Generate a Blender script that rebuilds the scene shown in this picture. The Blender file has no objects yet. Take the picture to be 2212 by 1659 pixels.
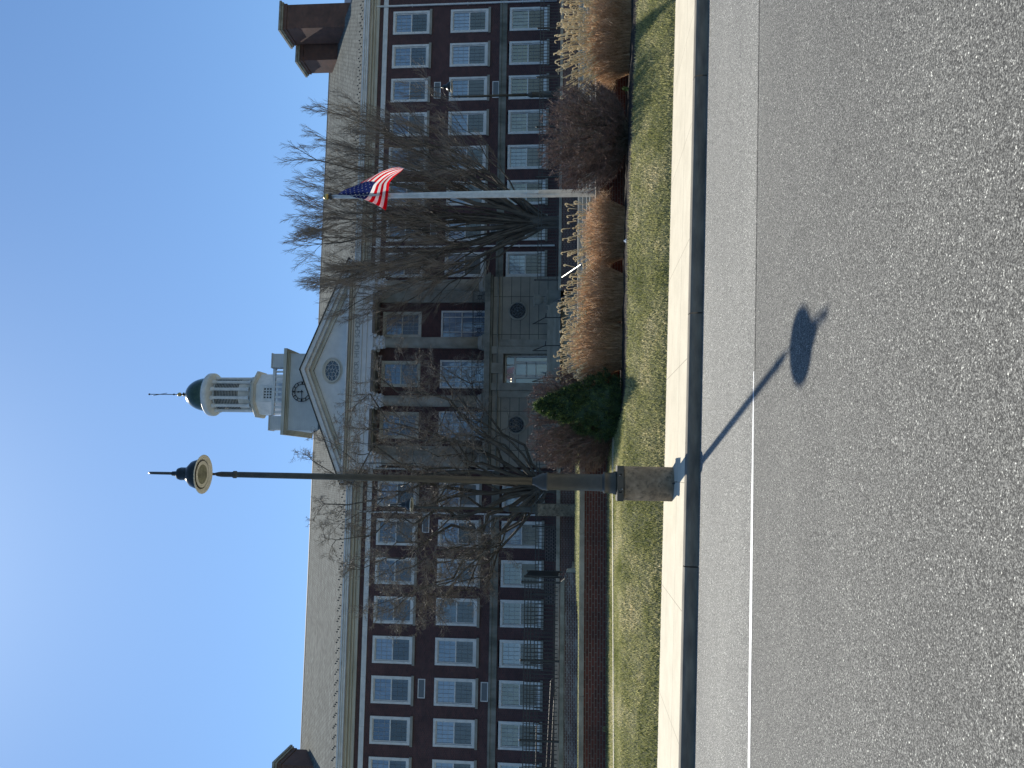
import bpy, math, random
from mathutils import Vector, Matrix
PI = math.pi
S = bpy.context.scene
COL = S.collection
# ------------------------------------------------------------------ camera (the phone was held on its side: world up points to the left of the picture)
F, VH, ROLL = 1700.0, 1250.0, 0.0058
pitch = math.atan((VH-1106)/F); yaw = math.atan(F/15424.0)
fw0 = Vector((math.sin(yaw), math.cos(yaw), 0)); rt = Vector((math.cos(yaw), -math.sin(yaw), 0)); up0 = Vector((0, 0, 1))
fw = fw0*math.cos(pitch)+up0*math.sin(pitch); up = -fw0*math.sin(pitch)+up0*math.cos(pitch)
a = math.atan(ROLL); R2 = rt*math.cos(a)+up*math.sin(a); U2 = -rt*math.sin(a)+up*math.cos(a)
cam = bpy.data.objects.new('camera', bpy.data.cameras.new('camera')); COL.objects.link(cam)
M = Matrix.Identity(4)
for i, v in enumerate((-U2, R2, -fw)):
    for j in range(3): M[j][i] = v[j]
M.translation = Vector((0, 0, 1.85)); cam.matrix_world = M
cam.data.sensor_width = 36; cam.data.lens = 36*F/2212; cam.data.clip_end = 2000; cam.data.clip_start = .1
S.camera = cam
S.render.resolution_x = 1024; S.render.resolution_y = 768
# ------------------------------------------------------------------ light
EL, AZ = math.radians(51), math.radians(10.3)
w = bpy.data.worlds.new('World'); S.world = w; w.use_nodes = True
nt = w.node_tree; nt.nodes.clear()
sky = nt.nodes.new('ShaderNodeTexSky'); sky.sky_type = 'NISHITA'; sky.sun_disc = False
sky.sun_elevation = EL; sky.sun_rotation = -AZ; sky.air_density = 1.0; sky.dust_density = .38; sky.ozone_density = 2.0; sky.altitude = 100
bg = nt.nodes.new('ShaderNodeBackground'); bg.inputs['Strength'].default_value = .095
wo = nt.nodes.new('ShaderNodeOutputWorld')
tint = nt.nodes.new('ShaderNodeMix'); tint.data_type = 'RGBA'; tint.blend_type = 'MULTIPLY'; tint.inputs[0].default_value = 1; tint.inputs[7].default_value = (.8, 1.03, 1.2, 1)
nt.links.new(sky.outputs[0], tint.inputs[6]); nt.links.new(tint.outputs[2], bg.inputs[0]); nt.links.new(bg.outputs[0], wo.inputs[0])
sl = bpy.data.lights.new('sun', 'SUN'); sl.energy = 5.0; sl.angle = math.radians(.5); sl.color = (1, .94, .82)
so = bpy.data.objects.new('sun', sl); COL.objects.link(so)
SD = Vector((-math.sin(AZ)*math.cos(EL), math.cos(AZ)*math.cos(EL), math.sin(EL)))
so.rotation_euler = SD.to_track_quat('Z', 'Y').to_euler(); so.location = (0, 30, 60)
S.view_settings.view_transform = 'Standard'; S.view_settings.look = 'None'; S.view_settings.gamma = 1
S.view_settings.use_curve_mapping = False
S.view_settings.exposure = .3
S.render.engine = 'CYCLES'

# ------------------------------------------------------------------ materials
class NT:
    def __init__(s, name):
        s.m = bpy.data.materials.new(name); s.m.use_nodes = True; s.t = s.m.node_tree; s.t.nodes.clear()
        s.out = s.n('ShaderNodeOutputMaterial'); s.co = s.n('ShaderNodeTexCoord')
    def n(s, t, **k):
        o = s.t.nodes.new(t)
        for a, b in k.items(): setattr(o, a, b)
        return o
    def l(s, a, b): s.t.links.new(a, b)
    def val(s, sock, v):
        if hasattr(v, 'is_output') or isinstance(v, bpy.types.NodeSocket): s.l(v, sock)
        else: sock.default_value = v
    def noise(s, scale, vec=None, detail=4, rough=.6, stretch=None):
        o = s.n('ShaderNodeTexNoise'); o.inputs['Scale'].default_value = scale; o.inputs['Detail'].default_value = detail; o.inputs['Roughness'].default_value = rough
        v = vec or s.co.outputs['Object']
        if stretch:
            mp = s.n('ShaderNodeMapping'); mp.inputs['Scale'].default_value = stretch; s.l(v, mp.inputs[0]); v = mp.outputs[0]
        s.l(v, o.inputs['Vector']); return o.outputs[0]
    def ramp(s, fac, stops, interp='LINEAR'):
        o = s.n('ShaderNodeValToRGB'); o.color_ramp.interpolation = interp
        e = o.color_ramp.elements
        while len(e) < len(stops): e.new(.5)
        for i, (p, c) in enumerate(stops):
            e[i].position = p; e[i].color = c if len(c) == 4 else (*c, 1)
        s.l(fac, o.inputs[0]); return o.outputs[0]
    def mix(s, fac, A, B, mode='MIX'):
        o = s.n('ShaderNodeMix', data_type='RGBA', blend_type=mode)
        s.val(o.inputs[0], fac)
        for k, v in ((6, A), (7, B)):
            if isinstance(v, tuple): o.inputs[k].default_value = v if len(v) == 4 else (*v, 1)
            else: s.l(v, o.inputs[k])
        return o.outputs[2]
    def math(s, op, A, B=0.0, C=None):
        o = s.n('ShaderNodeMath', operation=op); s.val(o.inputs[0], A); s.val(o.inputs[1], B)
        if C is not None: s.val(o.inputs[2], C)
        return o.outputs[0]
    def xyz(s):
        o = s.n('ShaderNodeSeparateXYZ'); s.l(s.co.outputs['Object'], o.inputs[0]); return o.outputs
    def comb(s, x, y, z=0.0):
        o = s.n('ShaderNodeCombineXYZ')
        for i, v in enumerate((x, y, z)): s.val(o.inputs[i], v)
        return o.outputs[0]
    def bump(s, h, st=.3, dist=.01):
        o = s.n('ShaderNodeBump'); o.inputs['Strength'].default_value = st; o.inputs['Distance'].default_value = dist; s.l(h, o.inputs['Height']); return o.outputs[0]
    def bsdf(s, col, rough=.8, metal=0, spec=.5, normal=None, trans=None, coat=0):
        o = s.n('ShaderNodeBsdfPrincipled')
        if isinstance(col, tuple): o.inputs['Base Color'].default_value = col if len(col) == 4 else (*col, 1)
        else: s.l(col, o.inputs['Base Color'])
        s.val(o.inputs['Roughness'], rough); o.inputs['Metallic'].default_value = metal; o.inputs['Specular IOR Level'].default_value = spec
        o.inputs['Coat Weight'].default_value = coat
        if normal: s.l(normal, o.inputs['Normal'])
        r = o.outputs[0]
        if trans:
            t = s.n('ShaderNodeBsdfTranslucent')
            if isinstance(col, tuple): t.inputs[0].default_value = (*col[:3], 1)
            else: s.l(col, t.inputs[0])
            mx = s.n('ShaderNodeMixShader'); mx.inputs[0].default_value = trans; s.l(r, mx.inputs[1]); s.l(t.outputs[0], mx.inputs[2]); r = mx.outputs[0]
        s.l(r, s.out.inputs[0]); return s.m

def simple(name, c1, c2, scale=4, rough=.7, metal=0, bump=.15, bd=.01, stretch=None, detail=5, lo=.35, hi=.65, spec=.5, trans=None, coat=0):
    t = NT(name); f = t.noise(scale, detail=detail, stretch=stretch)
    c = t.ramp(f, [(lo, c1), (hi, c2)])
    nb = t.bump(t.noise(scale*9, stretch=stretch), bump, bd) if bump else None
    return t.bsdf(c, rough, metal, spec, nb, trans, coat)

def brick(name, cols, mortar, bw=.2, rh=.0677, ms=.011, stain=None, rough=.85):
    t = NT(name); x, y, z = t.xyz()
    v = t.comb(t.math('ADD', x, y), z)
    b = t.n('ShaderNodeTexBrick'); b.inputs['Scale'].default_value = 1; b.inputs['Brick Width'].default_value = bw; b.inputs['Row Height'].default_value = rh
    b.inputs['Mortar Size'].default_value = ms; b.inputs['Mortar Smooth'].default_value = .15; b.inputs['Bias'].default_value = 0
    for i, c in enumerate((*cols, mortar)): b.inputs[i+1].default_value = (*c, 1)
    t.l(v, b.inputs['Vector'])
    n1 = t.noise(1.3); big = t.ramp(n1, [(.3, (.68, .68, .7)), (.7, (1.15, 1.1, 1.08))])
    c = t.mix(1.0, b.outputs[0], big, 'MULTIPLY')
    fine = t.ramp(t.noise(30), [(.3, (.75, .75, .75)), (.7, (1.2, 1.2, 1.2))]); c = t.mix(1.0, c, fine, 'MULTIPLY')
    if stain:
        f = t.ramp(t.noise(2.2, stretch=(.6, .6, 2.2), detail=8, rough=.75), [(.5, (0, 0, 0)), (.68, (1, 1, 1))])
        c = t.mix(f, c, stain)
    nb = t.bump(b.outputs[1], -.6, .008)
    return t.bsdf(c, rough, normal=nb)

MT = {}
def asphalt(name, base, amp, sp=1.0):
    t = NT(name)
    n1 = t.noise(105, detail=3, rough=.85); vo = t.n('ShaderNodeTexVoronoi'); vo.inputs['Scale'].default_value = 115; t.l(t.co.outputs['Object'], vo.inputs[0])
    sp1 = t.ramp(n1, [(.34, (base*.12, base*.12, base*.115)), (.5, (base*.97, base*.96, base*.9)), (.64, (base*2.95, base*2.9, base*2.65))])
    ch = t.n('ShaderNodeSeparateColor'); t.l(vo.outputs['Color'], ch.inputs[0])
    st = t.ramp(ch.outputs[0], [(.0, (.3, .3, .3)), (.8, (1.35, 1.35, 1.33)), (.96, (1.5, 1.5, 1.48)), (.98, (3.4, 3.4, 3.3))])
    c = t.mix(1.0, sp1, st, 'MULTIPLY')
    big = t.ramp(t.noise(.55, stretch=(.35, 1.2, 1), detail=6), [(.3, (.86, .86, .87)), (.7, (1.12, 1.12, 1.12))])
    c = t.mix(1.0, c, big, 'MULTIPLY')
    nb = t.bump(n1, .7, .006)
    return t.bsdf(c, .8, normal=nb, spec=.4)
MT['asphalt'] = asphalt('asphalt', .112, 1)
MT['shoulder'] = asphalt('asphalt_shoulder', .17, 1)
def concrete_walk():
    t = NT('sidewalk_concrete'); x, y, z = t.xyz()
    def line(v, per, ph, wd):
        fr = t.math('FRACT', t.math('DIVIDE', t.math('SUBTRACT', v, ph), per))
        return t.math('LESS_THAN', t.math('ABSOLUTE', t.math('SUBTRACT', fr, .5)), wd/per)
    ln = t.math('MAXIMUM', line(x, 1.95, 1.8+.975, .007), t.math('LESS_THAN', t.math('ABSOLUTE', t.math('SUBTRACT', y, 13.47)), .011))
    c = t.ramp(t.noise(1.6, detail=9, rough=.7), [(.3, (.5, .45, .345)), (.7, (.63, .57, .445))])
    c = t.mix(1.0, c, t.ramp(t.noise(60, detail=2), [(.3, (.9, .9, .9)), (.7, (1.07, 1.07, 1.07))]), 'MULTIPLY')
    st = t.ramp(t.noise(.8, detail=10, rough=.8), [(.6, (0, 0, 0)), (.8, (.35, .35, .35))]); c = t.mix(st, c, (.38, .35, .29))
    c = t.mix(t.math('MULTIPLY', ln, .75), c, (.2, .17, .12))
    return t.bsdf(c, .85, normal=t.bump(t.noise(80), .2, .004))
MT['walk'] = concrete_walk()
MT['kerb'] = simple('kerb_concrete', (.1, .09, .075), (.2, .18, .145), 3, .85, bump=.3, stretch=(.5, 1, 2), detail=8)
MT['white_line'] = simple('road_paint', (.62, .62, .6), (.85, .85, .83), 30, .6, bump=.4, detail=6, lo=.3, hi=.5)
def pedestal():
    t = NT('weathered_concrete'); z = t.xyz()[2]
    c = t.ramp(t.noise(3.2, detail=8, rough=.7), [(.3, (.09, .072, .05)), (.5, (.19, .155, .112)), (.7, (.3, .25, .185))])
    d = t.ramp(t.noise(7, detail=9, rough=.75), [(.5, (0, 0, 0)), (.62, (1, 1, 1))]); c = t.mix(t.math('MULTIPLY', d, .75), c, (.04, .036, .03))
    return t.bsdf(c, .9, normal=t.bump(t.noise(35), .4, .006))
MT['pedestal'] = pedestal()
MT['lamp'] = simple('lamp_paint', (.042, .04, .033), (.062, .058, .048), 5, .45, bump=.05, spec=.4)
MT['lamp_dark'] = simple('lamp_bell_paint', (.012, .016, .014), (.02, .024, .02), 5, .32, bump=.02)
MT['lamp_rim'] = simple('lamp_rim_paint', (.6, .59, .52), (.7, .69, .61), 6, .5, bump=.03)
MT['lamp_glass'] = simple('lamp_lens', (.16, .16, .12), (.26, .26, .2), 12, .2, bump=.1, spec=.7)
MT['brick'] = brick('facade_brick', ((.1, .036, .038), (.055, .021, .026)), (.1, .076, .074), rh=.0677)
MT['brick_wall'] = brick('garden_wall_brick', ((.15, .042, .028), (.09, .028, .02)), (.16, .125, .105), bw=.21, rh=.068, ms=.010)
MT['brick_pale'] = brick('terrace_wall_brick', ((.12, .05, .042), (.07, .033, .03)), (.2, .17, .15))
MT['brick_white'] = brick('limestained_brick', ((.13, .05, .04), (.08, .036, .032)), (.3, .27, .25), ms=.014, stain=(.36, .33, .31))
MT['brick_chim'] = brick('chimney_brick', ((.15, .055, .035), (.075, .03, .025)), (.16, .12, .1))
MT['stone'] = simple('limestone', (.2, .19, .165), (.33, .315, .275), 1.4, .85, bump=.2, detail=8)
MT['stone_dark'] = simple('stained_limestone', (.1, .105, .09), (.27, .265, .235), 1.1, .9, bump=.2, detail=9, stretch=(1, 1, .35))
MT['cap'] = simple('stone_coping', (.2, .185, .15), (.36, .335, .28), 2.4, .85, bump=.3, detail=8)
def ashlar():
    t = NT('rusticated_limestone'); x, y, z = t.xyz()
    b = t.n('ShaderNodeTexBrick'); b.inputs['Scale'].default_value = 1; b.offset = 0; b.inputs['Brick Width'].default_value = 2.25; b.inputs['Row Height'].default_value = .535
    b.inputs['Mortar Size'].default_value = .02; b.inputs['Mortar Smooth'].default_value = .4
    for i, c in enumerate(((.3, .28, .24), (.245, .23, .2), (.06, .058, .05))): b.inputs[i+1].default_value = (*c, 1)
    t.l(t.comb(t.math('ADD', t.math('ADD', x, y), -.45), t.math('ADD', z, .1)), b.inputs['Vector'])
    c = t.mix(1.0, b.outputs[0], t.ramp(t.noise(1.2, detail=8), [(.3, (.78, .78, .8)), (.7, (1.12, 1.1, 1.06))]), 'MULTIPLY')
    return t.bsdf(c, .85, normal=t.bump(b.outputs[1], -.8, .03))
MT['ashlar'] = ashlar()
MT['white'] = simple('white_paint', (.54, .55, .56), (.68, .68, .68), 2.2, .55, bump=.05)
MT['frame'] = simple('window_frame_paint', (.56, .56, .55), (.7, .7, .69), 3, .5, bump=.05)
def peeling():
    t = NT('peeling_white_paint')
    c = t.ramp(t.noise(1.5, detail=6), [(.3, (.52, .53, .55)), (.7, (.66, .66, .67))])
    d = t.ramp(t.noise(2.6, detail=10, rough=.8), [(.635, (0, 0, 0)), (.66, (1, 1, 1))]); c = t.mix(d, c, (.2, .17, .14))
    return t.bsdf(c, .65, normal=t.bump(d, .3, .01))
MT['peel'] = peeling()
MT['cream'] = simple('cream_trim_paint', (.36, .35, .3), (.54, .52, .47), 1.2, .7, bump=.1, stretch=(.3, 1, 1), detail=8)
def siding(name, a, b, per):
    t = NT(name); z = t.xyz()[2]
    fr = t.math('FRACT', t.math('DIVIDE', z, per))
    ln = t.math('LESS_THAN', fr, .12)
    c = t.ramp(t.noise(1.1, detail=7), [(.3, a), (.7, b)]); c = t.mix(t.math('MULTIPLY', ln, .45), c, (.3, .32, .34))
    return t.bsdf(c, .6, normal=t.bump(fr, .5, .02))
MT['siding'] = siding('white_clapboard', (.44, .45, .47), (.56, .57, .58), .135)
def roofm():
    t = NT('slate_shingles'); x, y, z = t.xyz()
    v = t.comb(x, t.math('MULTIPLY', z, 2.2))
    b = t.n('ShaderNodeTexBrick'); b.inputs['Scale'].default_value = 1; b.inputs['Brick Width'].default_value = .3; b.inputs['Row Height'].default_value = .28
    b.inputs['Mortar Size'].default_value = .018; b.inputs['Mortar Smooth'].default_value = .3
    for i, c in enumerate(((.175, .19, .188), (.11, .12, .12), (.05, .05, .048))): b.inputs[i+1].default_value = (*c, 1)
    t.l(v, b.inputs['Vector'])
    c = t.mix(1.0, b.outputs[0], t.ramp(t.noise(1.7, stretch=(.12, 1, 2.5), detail=9, rough=.75), [(.3, (.72, .72, .72)), (.7, (1.35, 1.33, 1.28))]), 'MULTIPLY')
    c = t.mix(1.0, c, t.ramp(t.noise(9, stretch=(.5, 1, 4), detail=5, rough=.8), [(.3, (.7, .7, .7)), (.7, (1.35, 1.35, 1.3))]), 'MULTIPLY')
    return t.bsdf(c, .95, spec=.08, normal=t.bump(b.outputs[0], .9, .03))
MT['roof'] = roofm()
MT['blue_slate'] = simple('blue_slate', (.02, .035, .06), (.045, .07, .105), 5, .5, stretch=(1, 1, 4))
MT['black'] = simple('black_iron', (.012, .012, .014), (.022, .022, .024), 8, .42, bump=.1)
MT['rail'] = simple('galvanised_handrail', (.3, .3, .3), (.42, .42, .42), 8, .35, metal=.8, bump=.05)
MT['green_dome'] = simple('green_copper', (.02, .045, .022), (.04, .075, .04), 2.5, .22, metal=.0, bump=.12, bd=.02, coat=.5)
MT['metal'] = simple('flagpole_aluminium', (.42, .42, .41), (.54, .54, .53), 6, .4, metal=.5, bump=.04)
MT['brass'] = simple('gilt_ball', (.4, .28, .1), (.55, .4, .16), 6, .3, metal=.9, bump=.05)
MT['lawn'] = simple('lawn_soil', (.09, .1, .035), (.2, .19, .09), 14, .95, bump=.5, bd=.03, detail=7)
MT['mulch'] = simple('dark_mulch', (.012, .01, .008), (.045, .034, .026), 22, .95, bump=.8, bd=.05, detail=6)
MT['ground'] = simple('far_ground', (.06, .07, .03), (.11, .11, .06), .5, .95)
MT['paving'] = simple('plaza_concrete', (.26, .25, .22), (.38, .36, .32), 1.5, .9)
MT['riser'] = simple('step_concrete', (.25, .23, .19), (.36, .33, .28), 3, .9, stretch=(.4, 1, 1))
MT['nosing'] = simple('step_nosing', (.5, .48, .42), (.62, .6, .53), 5, .8)
MT['vent'] = simple('vent_grille', (.1, .12, .14), (.15, .17, .19), 20, .6, stretch=(1, 1, 8))
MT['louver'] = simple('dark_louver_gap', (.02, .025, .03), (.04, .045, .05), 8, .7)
def glass(name, c1, c2, sc=1.2, rough=.05, spec=1.0, coat=.7):
    t = NT(name); c = t.ramp(t.noise(sc, stretch=(2.5, 1, .6), detail=3), [(.4, c1), (.6, c2)])
    return t.bsdf(c, rough, spec=spec, coat=coat, normal=t.bump(t.noise(1.8, detail=1), .05, .02))
GU = [glass('glass_sky_tint_pale', (.2, .27, .38), (.26, .33, .43)), glass('glass_sky_tint_grey', (.12, .18, .27), (.2, .27, .37)), glass('glass_clear', (.035, .045, .06), (.12, .15, .19)),  # blue-grey base colours paint sky reflection into the upper panes
      glass('glass_sky_tint_deep', (.05, .08, .13), (.08, .12, .19)), glass('glass_dark', (.012, .014, .016), (.05, .06, .06))]
GL = [glass('screen_blue', (.025, .036, .055), (.05, .07, .1), rough=.25, coat=.25), glass('screen_grey', (.03, .04, .045), (.055, .07, .08), rough=.3, coat=.2), glass('screen_dark', (.008, .012, .016), (.03, .04, .05), rough=.25, coat=.2)]
MT['muntin'] = simple('muntin_grey', (.3, .32, .35), (.36, .38, .4), 5, .5, bump=0)
MT['bark'] = simple('bark', (.05, .042, .033), (.115, .098, .078), 5, .85, bump=.7, bd=.02, stretch=(1, 1, .3))
MT['twig'] = simple('twigs', (.13, .105, .085), (.24, .2, .16), 1.5, .7, bump=0)
MT['twig_lit'] = simple('curly_twigs', (.15, .125, .1), (.28, .235, .19), 1.2, .7, bump=0)
MT['shrub_in'] = simple('shrub_stems', (.07, .058, .046), (.2, .165, .13), 5, .5, bump=0)
MT['shrub_out'] = simple('shrub_buds', (.12, .07, .055), (.25, .165, .14), 9, .65, bump=0)
MT['blade_brown'] = simple('dry_grass_blades', (.34, .17, .08), (1.0, .74, .48), 34, .5, bump=0, trans=.4, stretch=(1, 1, .12), lo=.36, hi=.7)
MT['plume'] = simple('grass_plumes', (.62, .5, .3), (.88, .78, .56), 8, .7, bump=0, trans=.35)
MT['stalk'] = simple('plume_stalks', (.35, .27, .16), (.58, .47, .3), 6, .7, bump=0)
MT['needle'] = simple('conifer_needles', (.012, .035, .012), (.04, .085, .025), 9, .6, bump=0, trans=.18)
MT['needle_tip_sunlit'] = simple('conifer_sunlit_tips', (.07, .12, .03), (.2, .26, .08), 9, .6, bump=0, trans=.5)  # paler tips: sunlit yellow-green highlights of the cone put into the colour
def lawnblade():
    t = NT('lawn_blades')
    c = t.ramp(t.noise(.9, detail=5, rough=.7), [(.33, (.24, .26, .09)), (.5, (.48, .47, .23)), (.66, (.74, .67, .45))])
    c2 = t.ramp(t.noise(45, detail=3), [(.42, (.4, .45, .35)), (.62, (1.7, 1.6, 1.6))])
    return t.bsdf(t.mix(1.0, c, c2, 'MULTIPLY'), .6, trans=.45)
MT['blade'] = lawnblade()
MT['green_tuft'] = simple('fresh_green_leaves', (.03, .09, .02), (.07, .16, .04), 20, .5, bump=0, trans=.3)
MT['straw'] = simple('straw_tuft', (.2, .2, .1), (.33, .32, .18), 20, .6, bump=0, trans=.3)
MT['paper'] = simple('white_litter', (.7, .7, .72), (.85, .85, .88), 20, .5)
MT['flag_red'] = simple('flag_red', (.62, .004, .012), (.72, .008, .02), 8, .8, bump=0, trans=.6, spec=.05)
MT['flag_white'] = simple('flag_white', (.8, .77, .77), (.88, .85, .85), 8, .8, bump=0, trans=.6, spec=.05)
MT['flag_blue'] = simple('flag_blue', (.012, .02, .1), (.02, .03, .13), 8, .8, bump=0, trans=.4, spec=.05)
MT['lettering'] = simple('frieze_letters', (.26, .28, .3), (.34, .36, .38), 5, .6)

# ------------------------------------------------------------------ mesh helpers
def obj(name, V, Fc, mats, parent=None, loc=None, smooth=False, mi=None):
    me = bpy.data.meshes.new(name); me.from_pydata([tuple(v) for v in V], [], Fc)
    if not isinstance(mats, (list, tuple)): mats = [mats]
    for m in mats: me.materials.append(MT[m] if isinstance(m, str) else m)
    if mi: me.polygons.foreach_set('material_index', mi)
    if smooth: me.polygons.foreach_set('use_smooth', [True]*len(me.polygons))
    me.update()
    o = bpy.data.objects.new(name, me); COL.objects.link(o)
    if parent: o.parent = parent
    if loc: o.location = loc
    return o
class MB:
    def __init__(s): s.V = []; s.F = []; s.I = []; s.k = 0
    def quad(s, *p):
        i = len(s.V); s.V += [tuple(q) for q in p]; s.F.append(tuple(range(i, i+len(p)))); s.I.append(s.k)
    def box(s, x0, x1, y0, y1, z0, z1):
        i = len(s.V); s.V += [(x, y, z) for z in (z0, z1) for y in (y0, y1) for x in (x0, x1)]
        for f in ((0, 2, 3, 1), (4, 5, 7, 6), (0, 1, 5, 4), (2, 6, 7, 3), (0, 4, 6, 2), (1, 3, 7, 5)): s.F.append(tuple(i+j for j in f)); s.I.append(s.k)
        return s
    def prism(s, pts, ax, a, b):      # pts: 2-D outline, extruded along axis ax from a to b
        n = len(pts); i = len(s.V)
        for t in (a, b):
            for p, q in pts:
                s.V.append((t, p, q) if ax == 0 else ((p, t, q) if ax == 1 else (p, q, t)))
        for j in range(n):
            k = (j+1) % n; s.F.append((i+j, i+k, i+n+k, i+n+j)); s.I.append(s.k)
        s.F.append(tuple(i+j for j in range(n))[::-1]); s.F.append(tuple(i+n+j for j in range(n))); s.I += [s.k]*2
        return s
    def lathe(s, prof, cx=0, cy=0, n=24, a0=0.0):
        i = len(s.V)
        for r, z in prof:
            for j in range(n): s.V.append((cx+r*math.cos(a0+2*PI*j/n), cy+r*math.sin(a0+2*PI*j/n), z))
        for q in range(len(prof)-1):
            for j in range(n):
                k = (j+1) % n; s.F.append((i+q*n+j, i+q*n+k, i+q*n+n+k, i+q*n+n+j)); s.I.append(s.k)
        s.F.append(tuple(i+j for j in range(n))[::-1]); s.F.append(tuple(i+(len(prof)-1)*n+j for j in range(n))); s.I += [s.k]*2
        return s
    def tube(s, P, r, n=6, r1=None, cap=True):
        m = len(P); i = len(s.V); r1 = r if r1 is None else r1
        P = [Vector(p) for p in P]
        D = (P[-1]-P[0]); ref = Vector((1, 0, 0)) if abs(D.x) < .6*max(D.length, 1e-6) else Vector((0, 1, 0))
        for q in range(m):
            d = P[min(q+1, m-1)]-P[max(q-1, 0)]
            if d.length < 1e-7: d = Vector((0, 0, 1))
            a = d.cross(ref)
            if a.length < 1e-6: a = d.cross(Vector((0, 0, 1)))
            a.normalize(); b = d.cross(a).normalized(); rr = r+(r1-r)*q/max(1, m-1)
            for j in range(n):
                t = 2*PI*j/n; v = P[q]+a*(rr*math.cos(t))+b*(rr*math.sin(t)); s.V.append((v.x, v.y, v.z))
        for q in range(m-1):
            for j in range(n):
                k = (j+1) % n; s.F.append((i+q*n+j, i+q*n+k, i+q*n+n+k, i+q*n+n+j)); s.I.append(s.k)
        if cap and n > 3:
            s.F.append(tuple(i+j for j in range(n))[::-1]); s.F.append(tuple(i+(m-1)*n+j for j in range(n))); s.I += [s.k]*2
        return s
    def ball(s, c, r, n=10, sz=1):
        return s.lathe([(max(.001, r*math.sin(PI*k/8)), c[2]-r*sz*math.cos(PI*k/8)) for k in range(9)], c[0], c[1], n)
    def build(s, name, mats, parent=None, smooth=False, loc=None):
        return obj(name, s.V, s.F, mats, parent, loc, smooth, s.I if isinstance(mats, (list, tuple)) and len(mats) > 1 else None)
def tag(o, label=None, cat=None, group=None, kind=None):
    if label: o['label'] = label
    if cat: o['category'] = cat
    if group: o['group'] = group
    if kind: o['kind'] = kind
    return o
def thing(name, loc, label, cat, group=None):
    o = bpy.data.objects.new(name, None); COL.objects.link(o); o.location = loc; o.empty_display_size = .3
    return tag(o, label, cat, group)
def copy_tree(o, parent=None):
    c = o.copy(); COL.objects.link(c); c.parent = parent
    for ch in list(o.children): copy_tree(ch, c)
    return c
SL = -.0298            # the street falls to the right
def zr(x): return SL*x
# ------------------------------------------------------------------ setting
def sheet(name, x0, x1, y0, y1, dz, mat, nx=1, kind='structure', slope=True):
    f = (lambda x: zr(x)+dz) if slope else (lambda x: dz)
    return tag(obj(name, [(x0, y0, f(x0)), (x1, y0, f(x1)), (x1, y1, f(x1)), (x0, y1, f(x0))], [(0, 1, 2, 3)], mat), kind=kind)
sheet('ground', -400, 400, -300, 900, -.35, 'ground')
sheet('road', -60, 60, -14, 8.55, 0, 'asphalt')
sheet('road_shoulder', -60, 60, 8.55, 12.3, 0, 'shoulder')
# edge line: fades out past the lamp's shadow, seam only on the right
b = MB(); random.seed(3)
n = 90; xs = [-30+i*(31.1)/n for i in range(n+1)]
top = [8.66+random.uniform(-.006, .006) for _ in xs]; bot = [8.55+random.uniform(-.006, .006) for _ in xs]
for i in range(n):
    t = max(0, min(1, (xs[i]+.5)/1.6)); t2 = max(0, min(1, (xs[i+1]+.5)/1.6))
    b.quad((xs[i], bot[i]+.1*t*.4, zr(xs[i])+.004), (xs[i+1], bot[i+1]+.1*t2*.4, zr(xs[i+1])+.004), (xs[i+1], top[i+1]-.1*t2*.4, zr(xs[i+1])+.004), (xs[i], top[i]-.1*t*.4, zr(xs[i])+.004))
tag(b.build('road_line', 'white_line'), kind='structure')
b = MB(); b.quad((1.1, 8.545, zr(1.1)+.004), (60, 8.545, zr(60)+.004), (60, 8.585, zr(60)+.004), (1.1, 8.585, zr(1.1)+.004)); tag(b.build('road_seam', 'asphalt'), kind='structure')
# kerb: stones about 3.9 m long with open joints, real step of 0.2 m, rounded edge
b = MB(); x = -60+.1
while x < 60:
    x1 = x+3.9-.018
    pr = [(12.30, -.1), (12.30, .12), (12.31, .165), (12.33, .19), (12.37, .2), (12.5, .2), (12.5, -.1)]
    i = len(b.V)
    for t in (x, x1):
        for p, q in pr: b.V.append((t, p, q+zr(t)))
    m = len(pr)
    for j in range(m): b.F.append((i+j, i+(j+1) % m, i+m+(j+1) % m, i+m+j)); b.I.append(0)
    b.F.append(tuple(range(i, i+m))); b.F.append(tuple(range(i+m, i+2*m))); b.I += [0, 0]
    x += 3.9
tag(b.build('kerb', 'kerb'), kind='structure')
sheet('sidewalk', -60, 60, 12.5, 15.5, .197, 'walk')
# bank of lawn, planting bed
def lerp(a, b, t): return a+(b-a)*t
def curve(x, pts):
    if x <= pts[0][0]: return pts[0][1]
    for (a, p), (c, q) in zip(pts, pts[1:]):
        if x <= c: return lerp(p, q, (x-a)/(c-a))
    return pts[-1][1]
ZT = [(-30, 1.35), (-7, .95), (0, .93), (1.2, .86), (2, .8), (5, .79), (10, .6), (30, 0)]     # height of the crest of the bank at y 16.75
ZW = [(-30, 1.45), (-7, 1.12), (1.0, 1.10), (1.6, .84), (5, .74), (10, .62), (30, -.05)]      # foot of the brick wall
def lawn_z(x, y):
    z0 = zr(x)+.19; z1 = curve(x, ZT); z2 = curve(x, ZW)
    if y < 16.75:
        t = (y-15.45)/1.3; t = max(0, t)
        z = z0+(z1-z0)*(t**.8)
    else: z = lerp(z1, z2, (y-16.75)/2.75)
    return z
xs = [-60, -40, -25]+[-16+.35*i for i in range(100)]+[24, 40, 60]
ys = [15.42, 15.55, 15.8, 16.0, 16.2, 16.45, 16.75, 17.3, 18.1, 18.5, 19.0, 19.6]
random.seed(1)
def bed_y(x): return curve(x, [(.95, 19.4), (1.0, 18.2), (1.2, 17.3), (1.7, 16.95), (3, 16.78), (8, 16.75), (12, 16.72)])   # where the bed begins
V = [(x, y, lawn_z(x, y)+(random.uniform(-.012, .012) if y > 15.5 else -.03)) for y in ys for x in xs]
nx = len(xs); Fq = []; mi = []
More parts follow.
